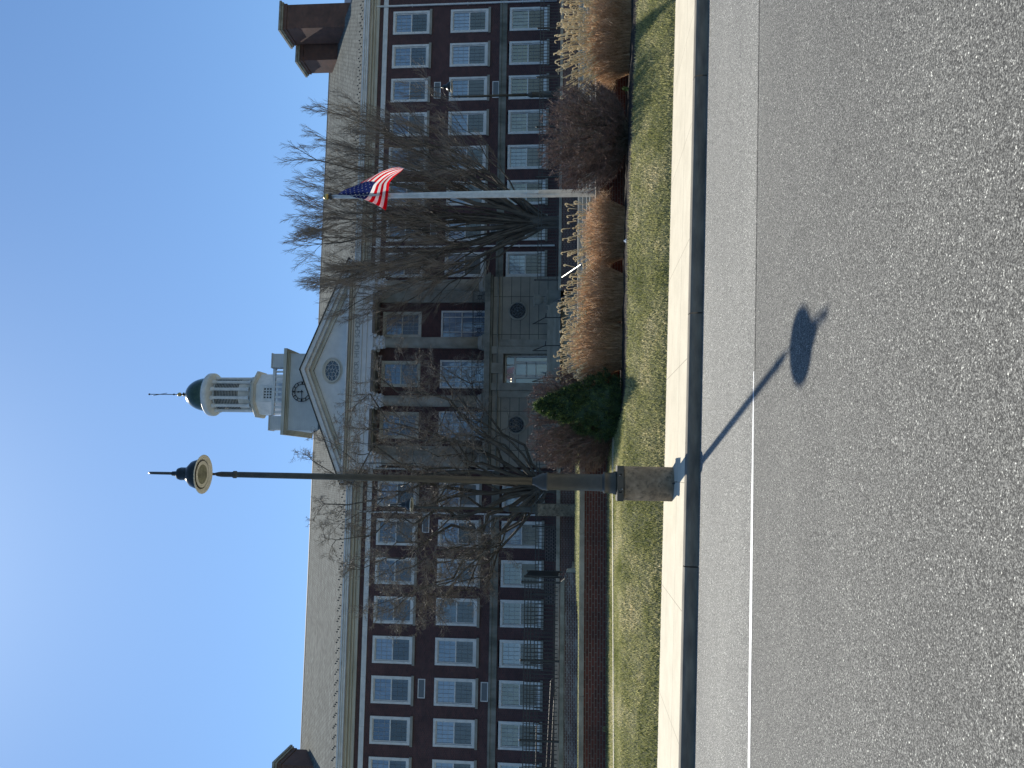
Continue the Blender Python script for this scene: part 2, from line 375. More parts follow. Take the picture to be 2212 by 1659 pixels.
for j in range(len(ys)-1):
    for i in range(nx-1):
        Fq.append((j*nx+i, j*nx+i+1, (j+1)*nx+i+1, (j+1)*nx+i)); mi.append(0)
tag(obj('lawn', V, Fq, 'lawn', smooth=True), kind='structure')
# mulch bed laid over the top of the bank
b = MB(); X = [.95+.2*i for i in range(90)]; random.seed(5)
rows = 7
pts = [[(x, lerp(bed_y(x)+random.uniform(-.03, .03), 19.58, r/(rows-1)), 0) for x in X] for r in range(rows)]
i0 = 0
for r in range(rows):
    for p in pts[r]: b.V.append((p[0], p[1], lawn_z(p[0], p[1])+(.012 if r == 0 else .03+random.uniform(0, .03))))
for r in range(rows-1):
    for i in range(len(X)-1):
        k = r*len(X)+i; b.F.append((k, k+1, k+1+len(X), k+len(X))); b.I.append(0)
tag(b.build('mulch_bed', 'mulch', smooth=False), kind='structure')
# grass blades of the lawn
b = MB(); random.seed(11)
cnt = 0
while cnt < 130000:
    x = random.uniform(-8.5, 13); y = random.uniform(15.42, 19.48)
    if x > 1.0 and y > bed_y(x)+random.uniform(-.03, .05): continue
    if x < 1.1 and abs(y-(18.33+.075*(x))) < .075: continue
    z = lawn_z(x, y); h = random.uniform(.03, .075); a = random.uniform(0, PI); wd = random.uniform(.004, .009)
    if y < 15.52: h *= .9; y += random.uniform(-.03, .05)
    lx, ly = random.gauss(0, .025), random.gauss(0, .025)
    dx, dy = math.cos(a)*wd, math.sin(a)*wd; i = len(b.V)
    b.V += [(x-dx, y-dy, z-.01), (x+dx, y+dy, z-.01), (x+lx, y+ly, z+h)]; b.F.append((i, i+1, i+2)); b.I.append(0); cnt += 1
tag(b.build('lawn_grass', 'blade'), 'short green and straw coloured grass on the bank between sidewalk and brick wall', 'grass', kind='stuff')
# pale concrete edging at the back of the left lawn
b = MB(); random.seed(8)
xs2 = [-16+.4*i for i in range(43)]
for x0, x1 in zip(xs2, xs2[1:]):
    i = len(b.V)
    for x in (x0, x1):
        y = 18.35+.075*x; z = lawn_z(x, y)
        b.V += [(x, y-.07, z-.05), (x, y-.07, z+.035), (x, y+.07, z+.045), (x, y+.07, z-.05)]
    for f in ((0, 4, 5, 1), (1, 5, 6, 2), (2, 6, 7, 3)): b.F.append(tuple(i+k for k in f)); b.I.append(0)
tag(b.build('concrete_edging', 'walk'), kind='structure')
# terraces
tag(obj('terrace', [(-40, 19.6, 1.78), (-4.0, 19.6, 1.78), (1.1, 19.6, 1.78), (1.1, 36.2, 1.98), (-4.0, 36.2, 1.98), (-4.0, 36.2, 1.79), (-40, 36.2, 1.79)], [(0, 1, 5, 6), (1, 2, 3, 4)], 'lawn'), kind='structure')
b = MB(); random.seed(12)
for _ in range(26000):
    x = random.uniform(-9, 1.0); y = 19.87+16*random.random()**2; z = 1.78+(.2 if x > -4 else .01)*(y-19.6)/16.6; h = random.uniform(.02, .055); a = random.uniform(0, PI); wd = .008
    i = len(b.V); b.V += [(x-math.cos(a)*wd, y-math.sin(a)*wd, z-.01), (x+math.cos(a)*wd, y+math.sin(a)*wd, z-.01), (x+random.gauss(0, .02), y+random.gauss(0, .02), z+h)]; b.F.append((i, i+1, i+2)); b.I.append(0)
tag(b.build('terrace_grass', 'blade'), 'thin sunlit strip of grass on top of the left garden wall', 'grass', kind='stuff')
tag(obj('lower_plaza', [(1.1, 19.6, 1.35), (40, 19.6, 1.35), (40, 24.6, 1.37), (1.1, 24.6, 1.37)], [(0, 1, 2, 3)], 'paving'), kind='structure')
tag(obj('plaza', [(1.1, 25.84, 1.9), (40, 25.84, 1.9), (40, 36.2, 1.95), (1.1, 36.2, 1.95)], [(0, 1, 2, 3)], 'paving'), kind='structure')
tag(obj('upper_terrace', [(-40, 36.2, 2.72), (50, 36.2, 2.72), (50, 62, 2.72), (-40, 62, 2.72)], [(0, 1, 2, 3)], 'paving'), kind='structure')
# wide steps
st = thing('wide_steps', (6.5, 24.4, 1.37), 'wide flight of concrete steps with pale nosings behind the tall grasses', 'steps')
zz = [1.37, 1.535, 1.64, 1.77, 1.905]; yy = [24.55, 24.95, 25.35, 25.75, 26.2]
for i in range(1, 5):
    bb = MB().box(-5.3, 14, yy[i-1]-24.4, yy[4]-24.4, zz[i-1]-1.37 if i > 1 else -.2, zz[i]-1.37-.02); bb.build('step', 'riser', st)
    MB().box(-5.3, 14, yy[i-1]-24.4-.02, yy[i]-24.4-.024, zz[i]-1.37-.02+.001, zz[i]-1.37).build('nosing', 'nosing', st)

# ------------------------------------------------------------------ brick garden walls
def capped_wall(name, x0, x1, y0, y1, z0, z1, cap, bmat, label, seg=1.9, over=.05, group='brick walls', capmat='cap'):
    t = thing(name, ((x0+x1)/2, (y0+y1)/2, z0), label, 'wall', group); ox, oy, oz = t.location
    MB().box(x0-ox, x1-ox, y0-oy, y1-oy, -.3, z1-cap-oz).build('brickwork', bmat, t)
    c = MB(); x = x0
    while x < x1-.01:
        e = min(x+seg, x1)
        c.box(x-ox, e-ox-.008, y0-oy-over, y1-oy+over, z1-cap-oz+.001, z1-oz+random.uniform(-.003, .003)); x = e
    c.build('coping', capmat, t)
    return t
random.seed(2)
capped_wall('garden_wall', -30, 1.1, 19.5, 19.85, 1.1, 1.808, .12, 'brick_wall', 'long dark red brick garden wall with grey coping behind the left lawn')
capped_wall('garden_wall', 1.12, 26, 19.5, 19.85, .55, 1.45, .12, 'brick_wall', 'lower red brick wall with stone coping behind the tall dry grasses')
MB_ = None
capped_wall('terrace_wall', -26, 4.0, 36.0, 36.3, 1.96, 2.82, .17, 'brick_pale', 'brick terrace wall under the iron fence on the left side of the entrance')
capped_wall('terrace_wall', 8.4, 40, 36.0, 36.3, 1.94, 2.82, .13, 'brick_pale', 'brick terrace wall under the iron fence on the right side of the entrance')
# lime-stained wall with a broken, bevelled end
t = thing('stained_wall', (-9, 31.3, 1.85), 'old brick wall with white lime stains and a crumbled end behind the left lawn', 'wall', 'brick walls')
MB().prism([(-25-(-9), -.4), (4.75, -.4), (5.1, .12), (5.1, .42), (4.9, .5), (-25+9, .5)], 1, -.3, .0).build('brickwork', 'brick_white', t)
MB().prism([(-16, .502), (4.88, .502), (4.72, .66), (-16, .66)], 1, -.35, .05).build('coping', 'cap', t)
MB().prism([(4.76, -.4), (5.12, .12), (5.12, .42), (4.9, .51), (5.25, .4), (5.28, .1), (5.0, -.4)], 1, -.27, -.02).build('broken_end', 'cap', t)

# ------------------------------------------------------------------ iron fences
def fence(name, x0, x1, y, z0, z1, label, sp=3.0, bar=.16, group='black iron fences', rails=(.05, .2, .93)):
    t = thing(name, ((x0+x1)/2, y, z0), label, 'fence', group); ox = t.location.x; H = z1-z0
    p = MB(); x = x0
    r = MB()
    for f in rails:
        r.box(x0-ox, x1-ox, -.018, .018, H-f*H-.018 if f < .5 else H*(1-f), H-f*H+.018 if f < .5 else H*(1-f)+.03)
    x = x0+bar
    while x < x1: r.box(x-ox-.012, x-ox+.012, -.01, .01, H*.07, H*.95); x += bar
    r.build('railing_bars', 'black', t)
    x = x0
    while x <= x1+.01:
        q = MB().box(x-ox-.035, x-ox+.035, -.035, .035, -.02, H+.03); q.ball((x-ox, 0, H+.07), .05, 8); q.build('post', 'black', t); x += sp
    return t
fence('iron_fence', -20.5, 3.5, 36.12, 2.82, 3.8, 'black iron fence along the terrace wall left of the stone entrance', sp=3.0)
fence('iron_fence', 8.9, 38.9, 36.12, 2.82, 3.85, 'black iron fence along the terrace wall right of the stone entrance', sp=2.5)
fence('ramp_fence', -19.05, -4.2, 31.2, 2.5, 3.93, 'black iron fence with grid bars on the lime-stained wall at the far left', sp=2.95, bar=.155, rails=(.03, .12, .2, .86))
# solid end panel of that fence and the ramp handrails behind it
t = thing('end_panel', (-4.1, 31.3, 2.5), 'dark solid metal panel closing the end of the fence by the lime-stained wall', 'panel')
MB().prism([(0, .1), (1.6, .1), (1.6, 1.3), (0, 1.4)], 0, -.03, .03).build('sheet', 'black', t)
b = MB()
for y in (0, 1.6): b.tube([(0, y, -.05), (0, y, 1.43)], .045, 6)
b.tube([(0, 0, 1.2), (0, 1.6, 1.12)], .03, 5); b.tube([(0, 0, .25), (0, 1.6, .25)], .03, 5); b.build('panel_frame', 'black', t)
t = thing('ramp_handrail', (-12, 33.5, 2.3), 'pale sloping pipe handrails of the ramp behind the fence at the far left', 'handrail')
for k, (y, zs) in enumerate(((0, (.72, 1.12)), (.9, (1.15, .55)), (-.6, (.95, .35)))):
    q = MB(); P = [(-8, y, zs[0]), (3.2, y, zs[1]+.1)] if k else [(-8, y, 1.22), (1.6, y, 1.2)]
    q.tube([P[0], P[1], (P[1][0]+.12, y, P[1][2]-.1), (P[1][0]+.12, y, 0)], .018, 6)
    for x in (-6, -3, 0): q.tube([(x, y, -.3), (x, y, lerp(P[0][2], P[1][2], (x+8)/(P[1][0]+8)))], .022, 5)
    q.build('pipe', 'lamp', t)
t = thing('ramp', (-13, 34.4, 1.95), 'concrete access ramp sloping behind the fence at the far left', 'ramp')
MB().prism([(-9, -.1), (9, -.1), (9, .15), (-9, .95)], 1, -1.6, 1.5).build('slab', 'riser', t)
MB().prism([(-9, .952), (9, .152), (9, .32), (-9, 1.12)], 1, -1.75, -1.62).build('kerb_edge', 'cap', t)
# handrails of the steps
def handrail(name, P0, P1, label, posts, mat='rail', tail=.22):
    t = thing(name, P0, label, 'handrail', 'step handrails'); v = Vector(P1)-Vector(P0)
    q = MB(); q.tube([(0, 0, 0), tuple(v)], .024, 8); q.tube([(0, 0, 0), (tail, 0, -.02)], .022, 8); q.build('top_rail', mat, t)
    for f, ln in posts:
        p = v*f; MB().tube([(p.x, p.y, p.z-.03), (p.x, p.y, p.z-ln)], .026, 6).build('post', 'black', t)
    return t
handrail('step_handrail', (6.49, 24.35, 1.8), (6.6, 26.4, 2.43), 'sunlit pipe handrail on the wide steps between the two clumps of dry grass', ((.08, .42), (.92, .55)))
handrail('step_handrail', (7.8, 34.5, 2.38), (7.96, 36.5, 3.0), 'second bright handrail farther back, rising toward the stone urn', ((.08, .45), (.95, .5)), tail=.2)
for (x, l) in ((7.8, 'black handrail with bent end right of the entrance door'), (6.35, 'black handrail close to the entrance door, right of its middle'), (4.7, 'black handrail left of the middle of the entrance door')):
    handrail('entrance_handrail', (x, 39.6, 3.55), (x, 41.4, 4.3), l, ((.02, .8), (.97, .85)), mat='black')
# front steps and porch floor of the entrance
t = thing('entrance_steps', (6.2, 39, 2.0), 'stone steps rising to the school entrance door', 'steps')
for i in range(4): MB().box(-2.1, 2.1, -3+.35*i, -1.6, -.2+.0*i, .18*(i+1)).build('lower_step', 'riser', t)
for i in range(5): MB().box(-2.6, 2.6, .8+.36*i, 5.9, .7, .73+.16*(i+1)).build('upper_step', 'riser', t)
# stone urn on a pedestal
def urn(x, label):
    t = thing('stone_urn', (x, 42, 2.7), label, 'urn', 'stone urns beside the entrance steps')
    MB().box(-.42, .42, -.42, .42, 0, .82).build('pedestal', 'stone_dark', t)
    MB().box(-.47, .47, -.47, .47, .82, .9).build('slab', 'stone', t)
    MB().lathe([(.2, .9), (.2, .95), (.13, 1.02), (.13, 1.1), (.26, 1.2), (.3, 1.42), (.3, 1.5), (.36, 1.56), (.36, 1.6), (.3, 1.6)], n=20).build('bowl', 'stone', t, smooth=True)
urn(9.25, 'stone urn on a square pedestal right of the entrance door')
urn(2.4, 'stone urn on a square pedestal left of the entrance door, partly behind the shrub')

# ------------------------------------------------------------------ school building
B = thing('school_building', (0, 48.2, 2.7), 'three storey dark brick school with stone entrance, white pediment and domed clock tower', 'building')
BO = Vector(B.location)
class BB(MB):                       # boxes given in world coordinates, stored relative to the building
    def build(s, name, mats, parent=None, smooth=False):
        p = parent or B
        s.V = [(v[0]-BO.x, v[1]-BO.y, v[2]-BO.z) for v in s.V]
        return MB.build(s, name, mats, p, smooth)
YF = 48.2; XL, XR = -24.0, 33.2; CX = 5.75
wcols = [-1.52-2.335*k for k in range(0, 9)]+[12.88+2.334*k for k in range(0, 8)]
rows = [(11.72, 14.18), (7.84, 10.36), (4.0, 6.55)]
# brick wall built round the window openings
def wall_with_holes(mb, x0, x1, z0, z1, holes, y0, y1):
    cuts = sorted(set([x0, x1]+[c for h in holes for c in h[:2]]))
    for a, c in zip(cuts, cuts[1:]):
        m = (a+c)/2; hz = sorted([(h[2], h[3]) for h in holes if h[0] < m < h[1]]); z = z0
        for p, q in hz:
            mb.box(a, c, y0, y1, z, p); z = q
        mb.box(a, c, y0, y1, z, z1)
HW = .73
holes = [(x-HW, x+HW, a+.02, c) for x in wcols for a, c in rows]
PX0, PX1 = .25, 11.3
wl = BB(); wall_with_holes(wl, XL, PX0, 1.9, 15.25, [h for h in holes if h[1] < PX0], YF, YF+.35)
wall_with_holes(wl, PX1, XR, 1.9, 15.25, [h for h in holes if h[0] > PX1], YF, YF+.35)
wl.box(XL, XL+.35, YF+.351, 71, 1.9, 15.2); wl.box(XR-.35, XR, YF+.351, 71, 1.9, 15.2); wl.box(XL+.36, XR-.36, 70.6, 71, 1.9, 15.2)
wl.build('brick_wall', 'brick')
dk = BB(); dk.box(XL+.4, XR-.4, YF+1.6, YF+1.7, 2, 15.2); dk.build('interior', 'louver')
# trim
for sgx, (xa, xb) in enumerate(((XL-.05, PX0-.02), (PX1+.02, XR+.05))):
    q = BB(); x = xa
    while x < xb-.01:
        e = min(x+2.9, xb); q.box(x, e-.012, YF-.07, YF-.003, 14.53, 14.83); x = e
    q.build('belt_course', 'white')
    q = BB(); q.box(xa, xb, YF-.06, YF-.003, 6.62, 6.95); q.box(xa, xb, YF-.12, YF-.004, 6.952, 7.09); q.build('stone_band', 'stone_dark')
    # cornice in steps then gutter
    q = BB(); q.box(xa, xb, YF-.08, YF-.003, 15.1, 15.32); q.box(xa, xb, YF-.2, YF-.003, 15.322, 15.45); q.box(xa, xb, YF-.42, YF-.003, 15.452, 15.6)
    q.build('cornice', 'cream')
    q = BB(); q.box(xa, xb, YF-.72, YF-.003, 15.602, 15.72); q.box(xa, xb, YF-.78, YF-.7, 15.722, 15.8); q.build('eaves_board', 'white')
    q = BB(); q.box(xa, xb, YF-.84, YF-.7, 15.83, 15.93); q.box(xa, xb, YF-.75, YF-.71, 15.8, 15.83); q.build('gutter', 'white')
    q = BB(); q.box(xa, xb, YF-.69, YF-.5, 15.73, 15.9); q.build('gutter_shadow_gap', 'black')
# roof
RZ0, RY0, RZ1, RY1 = 15.95, 47.4, 22.41, 60.0
q = BB(); k = (RZ1-RZ0)/(RY1-RY0)
def gable(q, x0, x1, t=.12):
    q.prism([(RY0, RZ0), (RY1, RZ1), (RY1+12.6, RZ0), (RY1+12.6, RZ0-t), (RY1, RZ1-t), (RY0, RZ0-t)], 0, x0, x1)
gable(q, XL-.2, 33.3); rf = q.build('roof', 'roof')
q = BB(); q.prism([(RY1-.12, RZ1-.03), (RY1, RZ1+.05), (RY1+.12, RZ1-.03)], 0, XL-.2, 33.3); q.build('ridge_cap', 'louver', rf)
q = BB(); q.prism([(RY0+.5, RZ0-.3), (RY1, RZ1-.32), (RY1+12, RZ0-.3)], 0, 32.9, 33.15); q.prism([(RY0+.5, RZ0-.3), (RY1, RZ1-.32), (RY1+12, RZ0-.3)], 0, XL, XL+.2); q.build('gable_end', 'brick_chim', rf)
q = BB(); x = XL+.6; i = 0
while x < 33:
    for r in range(3):
        xx = x+r*.215-.3; y = 48.35-r*.34+.0; z = RZ0+(y-RY0)*k
        if not (PX0-1.5 < xx < PX1+1.5): q.box(xx-.03, xx+.03, y-.03, y+.03, z-.01, z+.075)
    x += .625
q.build('snow_guards', 'black', rf)
# windows of the wings: frame with sashes, panes, sill; each one a part with sub-parts
def frame_mesh():
    m = MB(); W, H = .8, 2.44            # outer half width, height
    for (x0, x1, z0, z1) in ((-W, -W+.135, 0, H), (W-.135, W, 0, H), (-W+.135, W-.135, H-.15, H), (-W+.135, W-.135, 0, .15)): m.box(x0, x1, -.045, .05, z0, z1)
    for (x0, x1, z0, z1) in ((-W+.137, -W+.2, .15, H-.15), (W-.2, W-.137, .15, H-.15), (-W+.2, W-.2, H-.2, H-.152), (-W+.2, W-.2, .152, .21), (-W+.2, W-.2, H/2-.035, H/2+.035)): m.box(x0, x1, .03, .1, z0, z1)
    return m
def muntins(z0, z1, y):
    m = MB()
    for i in range(1, 5): x = -.6+1.2*i/5; m.box(x-.009, x+.009, y, y+.02, z0, z1)
    for i in range(1, 3): z = lerp(z0, z1, i/3); m.box(-.6, .6, y+.003, y+.022, z-.009, z+.009)
    return m
def mkwin(x, z, name='window'):
    f = frame_mesh().build(name, 'frame', B); f.location = (x-BO.x, 0, z-BO.z)
    MB().quad((-.6, .085, 1.25), (.6, .085, 1.25), (.6, .085, 2.26), (-.6, .085, 2.26)).__class__
    def pane(z0, z1, y, nm, mats):
        q = MB(); q.quad((-.6, y, z0), (.6, y, z0), (.6, y, z1), (-.6, y, z1)); return q.build(nm, mats, f)
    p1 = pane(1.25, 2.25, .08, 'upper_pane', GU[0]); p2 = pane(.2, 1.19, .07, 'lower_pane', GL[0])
    muntins(1.25, 2.25, .055).build('muntins', 'muntin', f); muntins(.2, 1.19, .052).build('muntins', MT['vent'], f)
    MB().box(-.87, .87, -.1, .05, -.16, -.002).build('sill', 'stone', f)
    return f
w0 = mkwin(wcols[0], rows[0][0]+.02)
random.seed(21)
pick = {}
first = True
for r, (za, zb) in enumerate(rows):
    for c, x in enumerate(wcols):
        if first: f = w0; first = False
        else:
            f = w0.copy(); COL.objects.link(f); f.parent = B
            for ch in list(w0.children): d = ch.copy(); COL.objects.link(d); d.parent = f
        f.location = (x-BO.x, 0, za+.02-BO.z)
        if r == 1: f.scale.z = 1.02
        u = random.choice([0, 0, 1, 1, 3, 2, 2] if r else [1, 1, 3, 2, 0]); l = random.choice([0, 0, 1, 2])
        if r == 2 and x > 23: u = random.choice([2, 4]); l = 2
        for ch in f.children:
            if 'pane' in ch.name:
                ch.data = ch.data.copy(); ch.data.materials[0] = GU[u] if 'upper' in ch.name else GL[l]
# wall grilles with their frames
for x, z in ((24.5, 11.12), (24.45, 7.3), (-13.05, 11.12), (-13.1, 7.33), (15.2, 11.12), (15.2, 7.3), (-3.3, 7.33), (-3.3, 11.12)):
    q = MB(); 
    for (x0, x1, z0, z1) in ((-.56, .56, .17, .22), (-.56, .56, -.22, -.17), (-.56, -.51, -.17, .17), (.51, .56, -.17, .17)): q.box(x0, x1, -.03, -.002, z0, z1)
    f = q.build('wall_grille', 'white', B); f.location = (x-BO.x, 0, z-BO.z); MB().box(-.51, .51, -.012, -.003, -.17, .17).build('louvres', 'vent', f)
# downspouts
for x, z1 in ((30.38, 15.5), (14.05, 15.5), (.0, 15.4), (-2.66, 15.4)):
    q = BB().box(x-.05, x+.05, YF-.13, YF-.05, 3.4 if x > 5 else 4.2, z1)
    for z in (12.9, 9.2, 5.6): q.box(x-.075, x+.075, YF-.14, YF-.005, z, z+.06)
    q.build('downspout', 'white')
# ------------------------------------------------------------------ portico
YC = 45.95
P = BB(); HB = [(5.05, 6.75, 3.3, 6.22)]
wall_with_holes(P, .2, 11.35, 2.3, 6.9, HB, 45.25, 46.2); P.box(.2, 1.0, 46.2, 48.19, 2.3, 6.9); P.box(10.55, 11.35, 46.2, 48.19, 2.3, 6.9)
PO = P.build('portico', 'ashlar')
q = BB(); q.box(.1, 11.45, 45.15, 48.1, 6.902, 7.02); q.box(.0, 11.55, 45.0, 48.1, 7.022, 7.2); q.box(.08, 11.47, 45.08, 48.1, 7.202, 7.36); q.box(.1, 11.45, 45.1, 45.24, 6.55, 6.62); q.build('ledge', 'stone_dark', PO)
# door surround, console and doors
q = BB(); q.box(4.62, 5.04, 45.14, 45.24, 2.9, 6.9); q.box(6.76, 7.18, 45.14, 45.24, 2.9, 6.9); q.box(5.043, 6.757, 45.14, 45.24, 6.24, 6.53); q.box(4.2, 4.6, 45.19, 45.24, 2.9, 6.54); q.box(7.2, 7.6, 45.19, 45.24, 2.9, 6.54)
q.prism([(45.0, 6.9), (45.14, 6.25), (45.2, 6.25), (45.2, 6.9)], 0, 5.6, 6.2); q.build('door_surround', 'stone', PO)
q = BB()
for x0, x1, z0, z1 in ((5.05, 6.75, 6.1, 6.2), (5.05, 5.13, 3.2, 6.1), (6.67, 6.75, 3.2, 6.1), (5.13, 6.67, 5.55, 5.65), (5.62, 5.67, 5.65, 6.1), (6.17, 6.22, 5.65, 6.1), (5.4, 5.46, 3.2, 5.55), (6.36, 6.42, 3.2, 5.55), (5.46, 6.36, 4.9, 4.96), (5.46, 6.36, 4.35, 4.4), (5.46, 5.56, 3.2, 5.55), (6.26, 6.36, 3.2, 5.55)): q.box(x0, x1, 45.9, 45.97, z0, z1)
dr = q.build('entrance_door', 'frame', PO)
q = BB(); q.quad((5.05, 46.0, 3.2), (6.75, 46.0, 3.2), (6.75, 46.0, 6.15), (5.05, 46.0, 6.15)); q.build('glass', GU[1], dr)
lm = simple('ceiling_globes', (.9, .85, .7), (.9, .85, .7), 3, .5, bump=0)
_t = NT('lit_globe'); _e = _t.n('ShaderNodeEmission'); _e.inputs[0].default_value = (1, .86, .6, 1); _e.inputs[1].default_value = 2.2; _t.l(_e.outputs[0], _t.out.inputs[0]); MT['lit'] = _t.m
q = BB(); q.ball((5.22, 45.99, 5.83), .035, 8); q.ball((5.38, 45.99, 5.83), .03, 8); q.build('hall_light', 'lit', dr)
# round grilles
for x in (9.3, 2.62):
    q = BB(); n = 32
    for k in range(n):
        a0, a1 = 2*PI*k/n, 2*PI*(k+1)/n
        q.quad(*[(x+r*math.cos(t), 45.18 if r < .55 else 45.2, 5.43+r*math.sin(t)) for r, t in ((.47, a0), (.56, a0), (.56, a1), (.47, a1))])
        q.quad(*[(x+r*math.cos(t), y, 5.43+r*math.sin(t)) for r, t, y in ((.56, a0, 45.2), (.56, a0, 45.25), (.56, a1, 45.25), (.56, a1, 45.2))])
    rg = q.build('round_grille', 'stone', PO)
    q = BB(); q.quad(*[(x+.47*math.cos(2*PI*k/24), 45.23, 5.43+.47*math.sin(2*PI*k/24)) for k in range(24)]); q.build('backing', 'louver', rg)
    q = BB()
    for k in range(8):
        t = k*PI/4; q.tube([(x+.1*math.cos(t), 45.2, 5.43+.1*math.sin(t)), (x+.24*math.cos(t+.3), 45.2, 5.43+.24*math.sin(t+.3)), (x+.38*math.cos(t-.15), 45.2, 5.43+.38*math.sin(t-.15)), (x+.45*math.cos(t+.2), 45.2, 5.43+.45*math.sin(t+.2))], .018, 4)
    for rr in (.2, .34, .45):
        q.tube([(x+rr*math.cos(2*PI*k/20), 45.2, 5.43+rr*math.sin(2*PI*k/20)) for k in range(21)], .014, 4)
    q.ball((x, 45.19, 5.43), .07, 8); q.build('ironwork', 'vent', rg)
# recessed brick wall behind the columns
YR = 46.95
pw = [9.02-.2, 5.85, 2.6]
pw = [8.8, 5.75, 2.62]
q = BB(); hl = [(x-.78, x+.78, 7.4, 10.2) for x in pw]+[(x-HW, x+HW, 11.5, 13.85) for x in pw]
wall_with_holes(q, .3, 11.25, 7.36, 14.16, hl, YR, YR+.3); q.box(.25, .6, YR+.3, YF, 7.36, 14.16); q.box(10.95, 11.3, YR+.3, YF, 7.36, 14.16); q.build('recessed_wall', 'brick', PO)
for x in pw:
    f = frame_mesh(); f.V = [(v[0]+x, v[1]+YR, v[2]*.985+11.47) for v in f.V]; g = BB(); g.V, g.F, g.I = f.V, f.F, f.I; f = g.build('portico_window', 'cream', PO)
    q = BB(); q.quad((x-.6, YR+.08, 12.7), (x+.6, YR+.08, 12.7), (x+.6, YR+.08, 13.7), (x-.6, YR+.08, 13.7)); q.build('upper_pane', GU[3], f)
    q = BB(); q.quad((x-.6, YR+.075, 11.62), (x+.6, YR+.075, 11.62), (x+.6, YR+.075, 12.64), (x-.6, YR+.075, 12.64)); q.build('lower_pane', GL[0], f)
    q = BB()
    for zz0 in (12.7, 11.65):
        for i in range(1, 5): q.box(x-.6+.24*i-.009, x-.6+.24*i+.009, YR+.05, YR+.07, zz0, zz0+1.0)
        for i in (1, 2): q.box(x-.6, x+.6, YR+.053, YR+.072, zz0+i/3-.009, zz0+i/3+.009)
    q.build('muntins', 'muntin', f)
    q = BB()
    for x0, x1, z0, z1 in ((x-.86, x-.76, 7.38, 10.25), (x+.76, x+.86, 7.38, 10.25), (x-.76, x+.76, 10.15, 10.25), (x-.76, x+.76, 8.95, 9.0), (x-.48, x-.44, 7.4, 10.15), (x+.44, x+.48, 7.4, 10.15)): q.box(x0, x1, YR-.04, YR+.06, z0, z1)
    f = q.build('tall_window', 'frame', PO)
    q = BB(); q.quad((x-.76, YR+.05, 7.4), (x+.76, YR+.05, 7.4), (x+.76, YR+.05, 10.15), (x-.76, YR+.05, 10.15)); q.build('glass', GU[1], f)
    q = BB()
    for z in (9.37, 9.75, 8.2): q.box(x-.76, x+.76, YR+.01, YR+.03, z-.01, z+.01)
    for xx in (x-.15, x+.15): q.box(xx-.01, xx+.01, YR+.012, YR+.032, 7.4, 10.15)
    q.build('muntins', 'muntin', f)
# columns
colx = [11.03, 7.52, 4.02, .5]
for x in colx:
    q = BB(); q.box(x-.47, x+.47, YC-.47, YC+.47, 7.361, 7.5); q.lathe([(.46, 7.501), (.47, 7.58), (.4, 7.66), (.42, 7.74), (.36, 7.8)], x, YC, 24); 
    q.lathe([(.345, 7.8), (.345, 9.5), (.33, 11.5), (.3, 13.35), (.32, 13.4)], x, YC, 24)
    f = q.build('column', 'stone', PO, smooth=False)
    for pl in f.data.polygons: pl.use_smooth = abs(pl.normal.z) < .5 and len(pl.vertices) == 4 and abs(pl.normal.x) < .999 and abs(pl.normal.y) < .999
    q = BB(); q.lathe([(.31, 13.4), (.36, 13.5), (.34, 13.65), (.42, 13.8), (.38, 13.95), (.48, 14.03), (.46, 14.07)], x, YC, 16); q.box(x-.5, x+.5, YC-.5, YC+.5, 14.07, 14.169)
    for sx in (-1, 1):
        for sy in (-1, 1): q.ball((x+sx*.4, YC+sy*.4, 13.97), .12, 8)
        for dz in (13.58, 13.78): q.ball((x+sx*.33, YC-.2, dz), .09, 6); q.ball((x+sx*.12, YC-.36, dz), .1, 6)
    q.build('capital', 'peel', f)
for x in (10.55, .98):
    q = BB(); q.box(x-.4, x+.4, YR-.22, YR-.002, 7.36, 14.17); q.build('pilaster', 'stone', PO)
# balcony ironwork between the columns
for a, c in zip(colx[1:], colx[:-1]):
    x0, x1 = a+.36, c-.36; y = YC; q = BB()
    for z in (7.42, 8.18, 8.12): q.box(x0, x1, y-.015, y+.015, z, z+.025)
    m = (x0+x1)/2
    for xx in (x0+.02, x0+.75, x0+.83, x1-.83, x1-.75, x1-.02): q.box(xx-.012, xx+.012, y-.012, y+.012, 7.4, 8.2)
    for cx, wd in ((x0+.39, .34), (x1-.39, .34), (m, x1-m-.85)):
        q.tube([(cx+.12*math.cos(2*PI*k/12), y, 7.78+.12*math.sin(2*PI*k/12)) for k in range(13)], .016, 4)
        for sx in (-1, 1):
            for sz in (-1, 1): q.tube([(cx+sx*.1, y, 7.78+sz*.08), (cx+sx*wd*.5, y, 7.78+sz*.3), (cx+sx*wd*.75, y, 7.78+sz*.1), (cx+sx*wd, y, 7.78+sz*.32)], .013, 4)
        q.tube([(cx-wd, y, 7.78), (cx+wd, y, 7.78)], .01, 4)
    q.build('balcony_railing', 'black', PO)
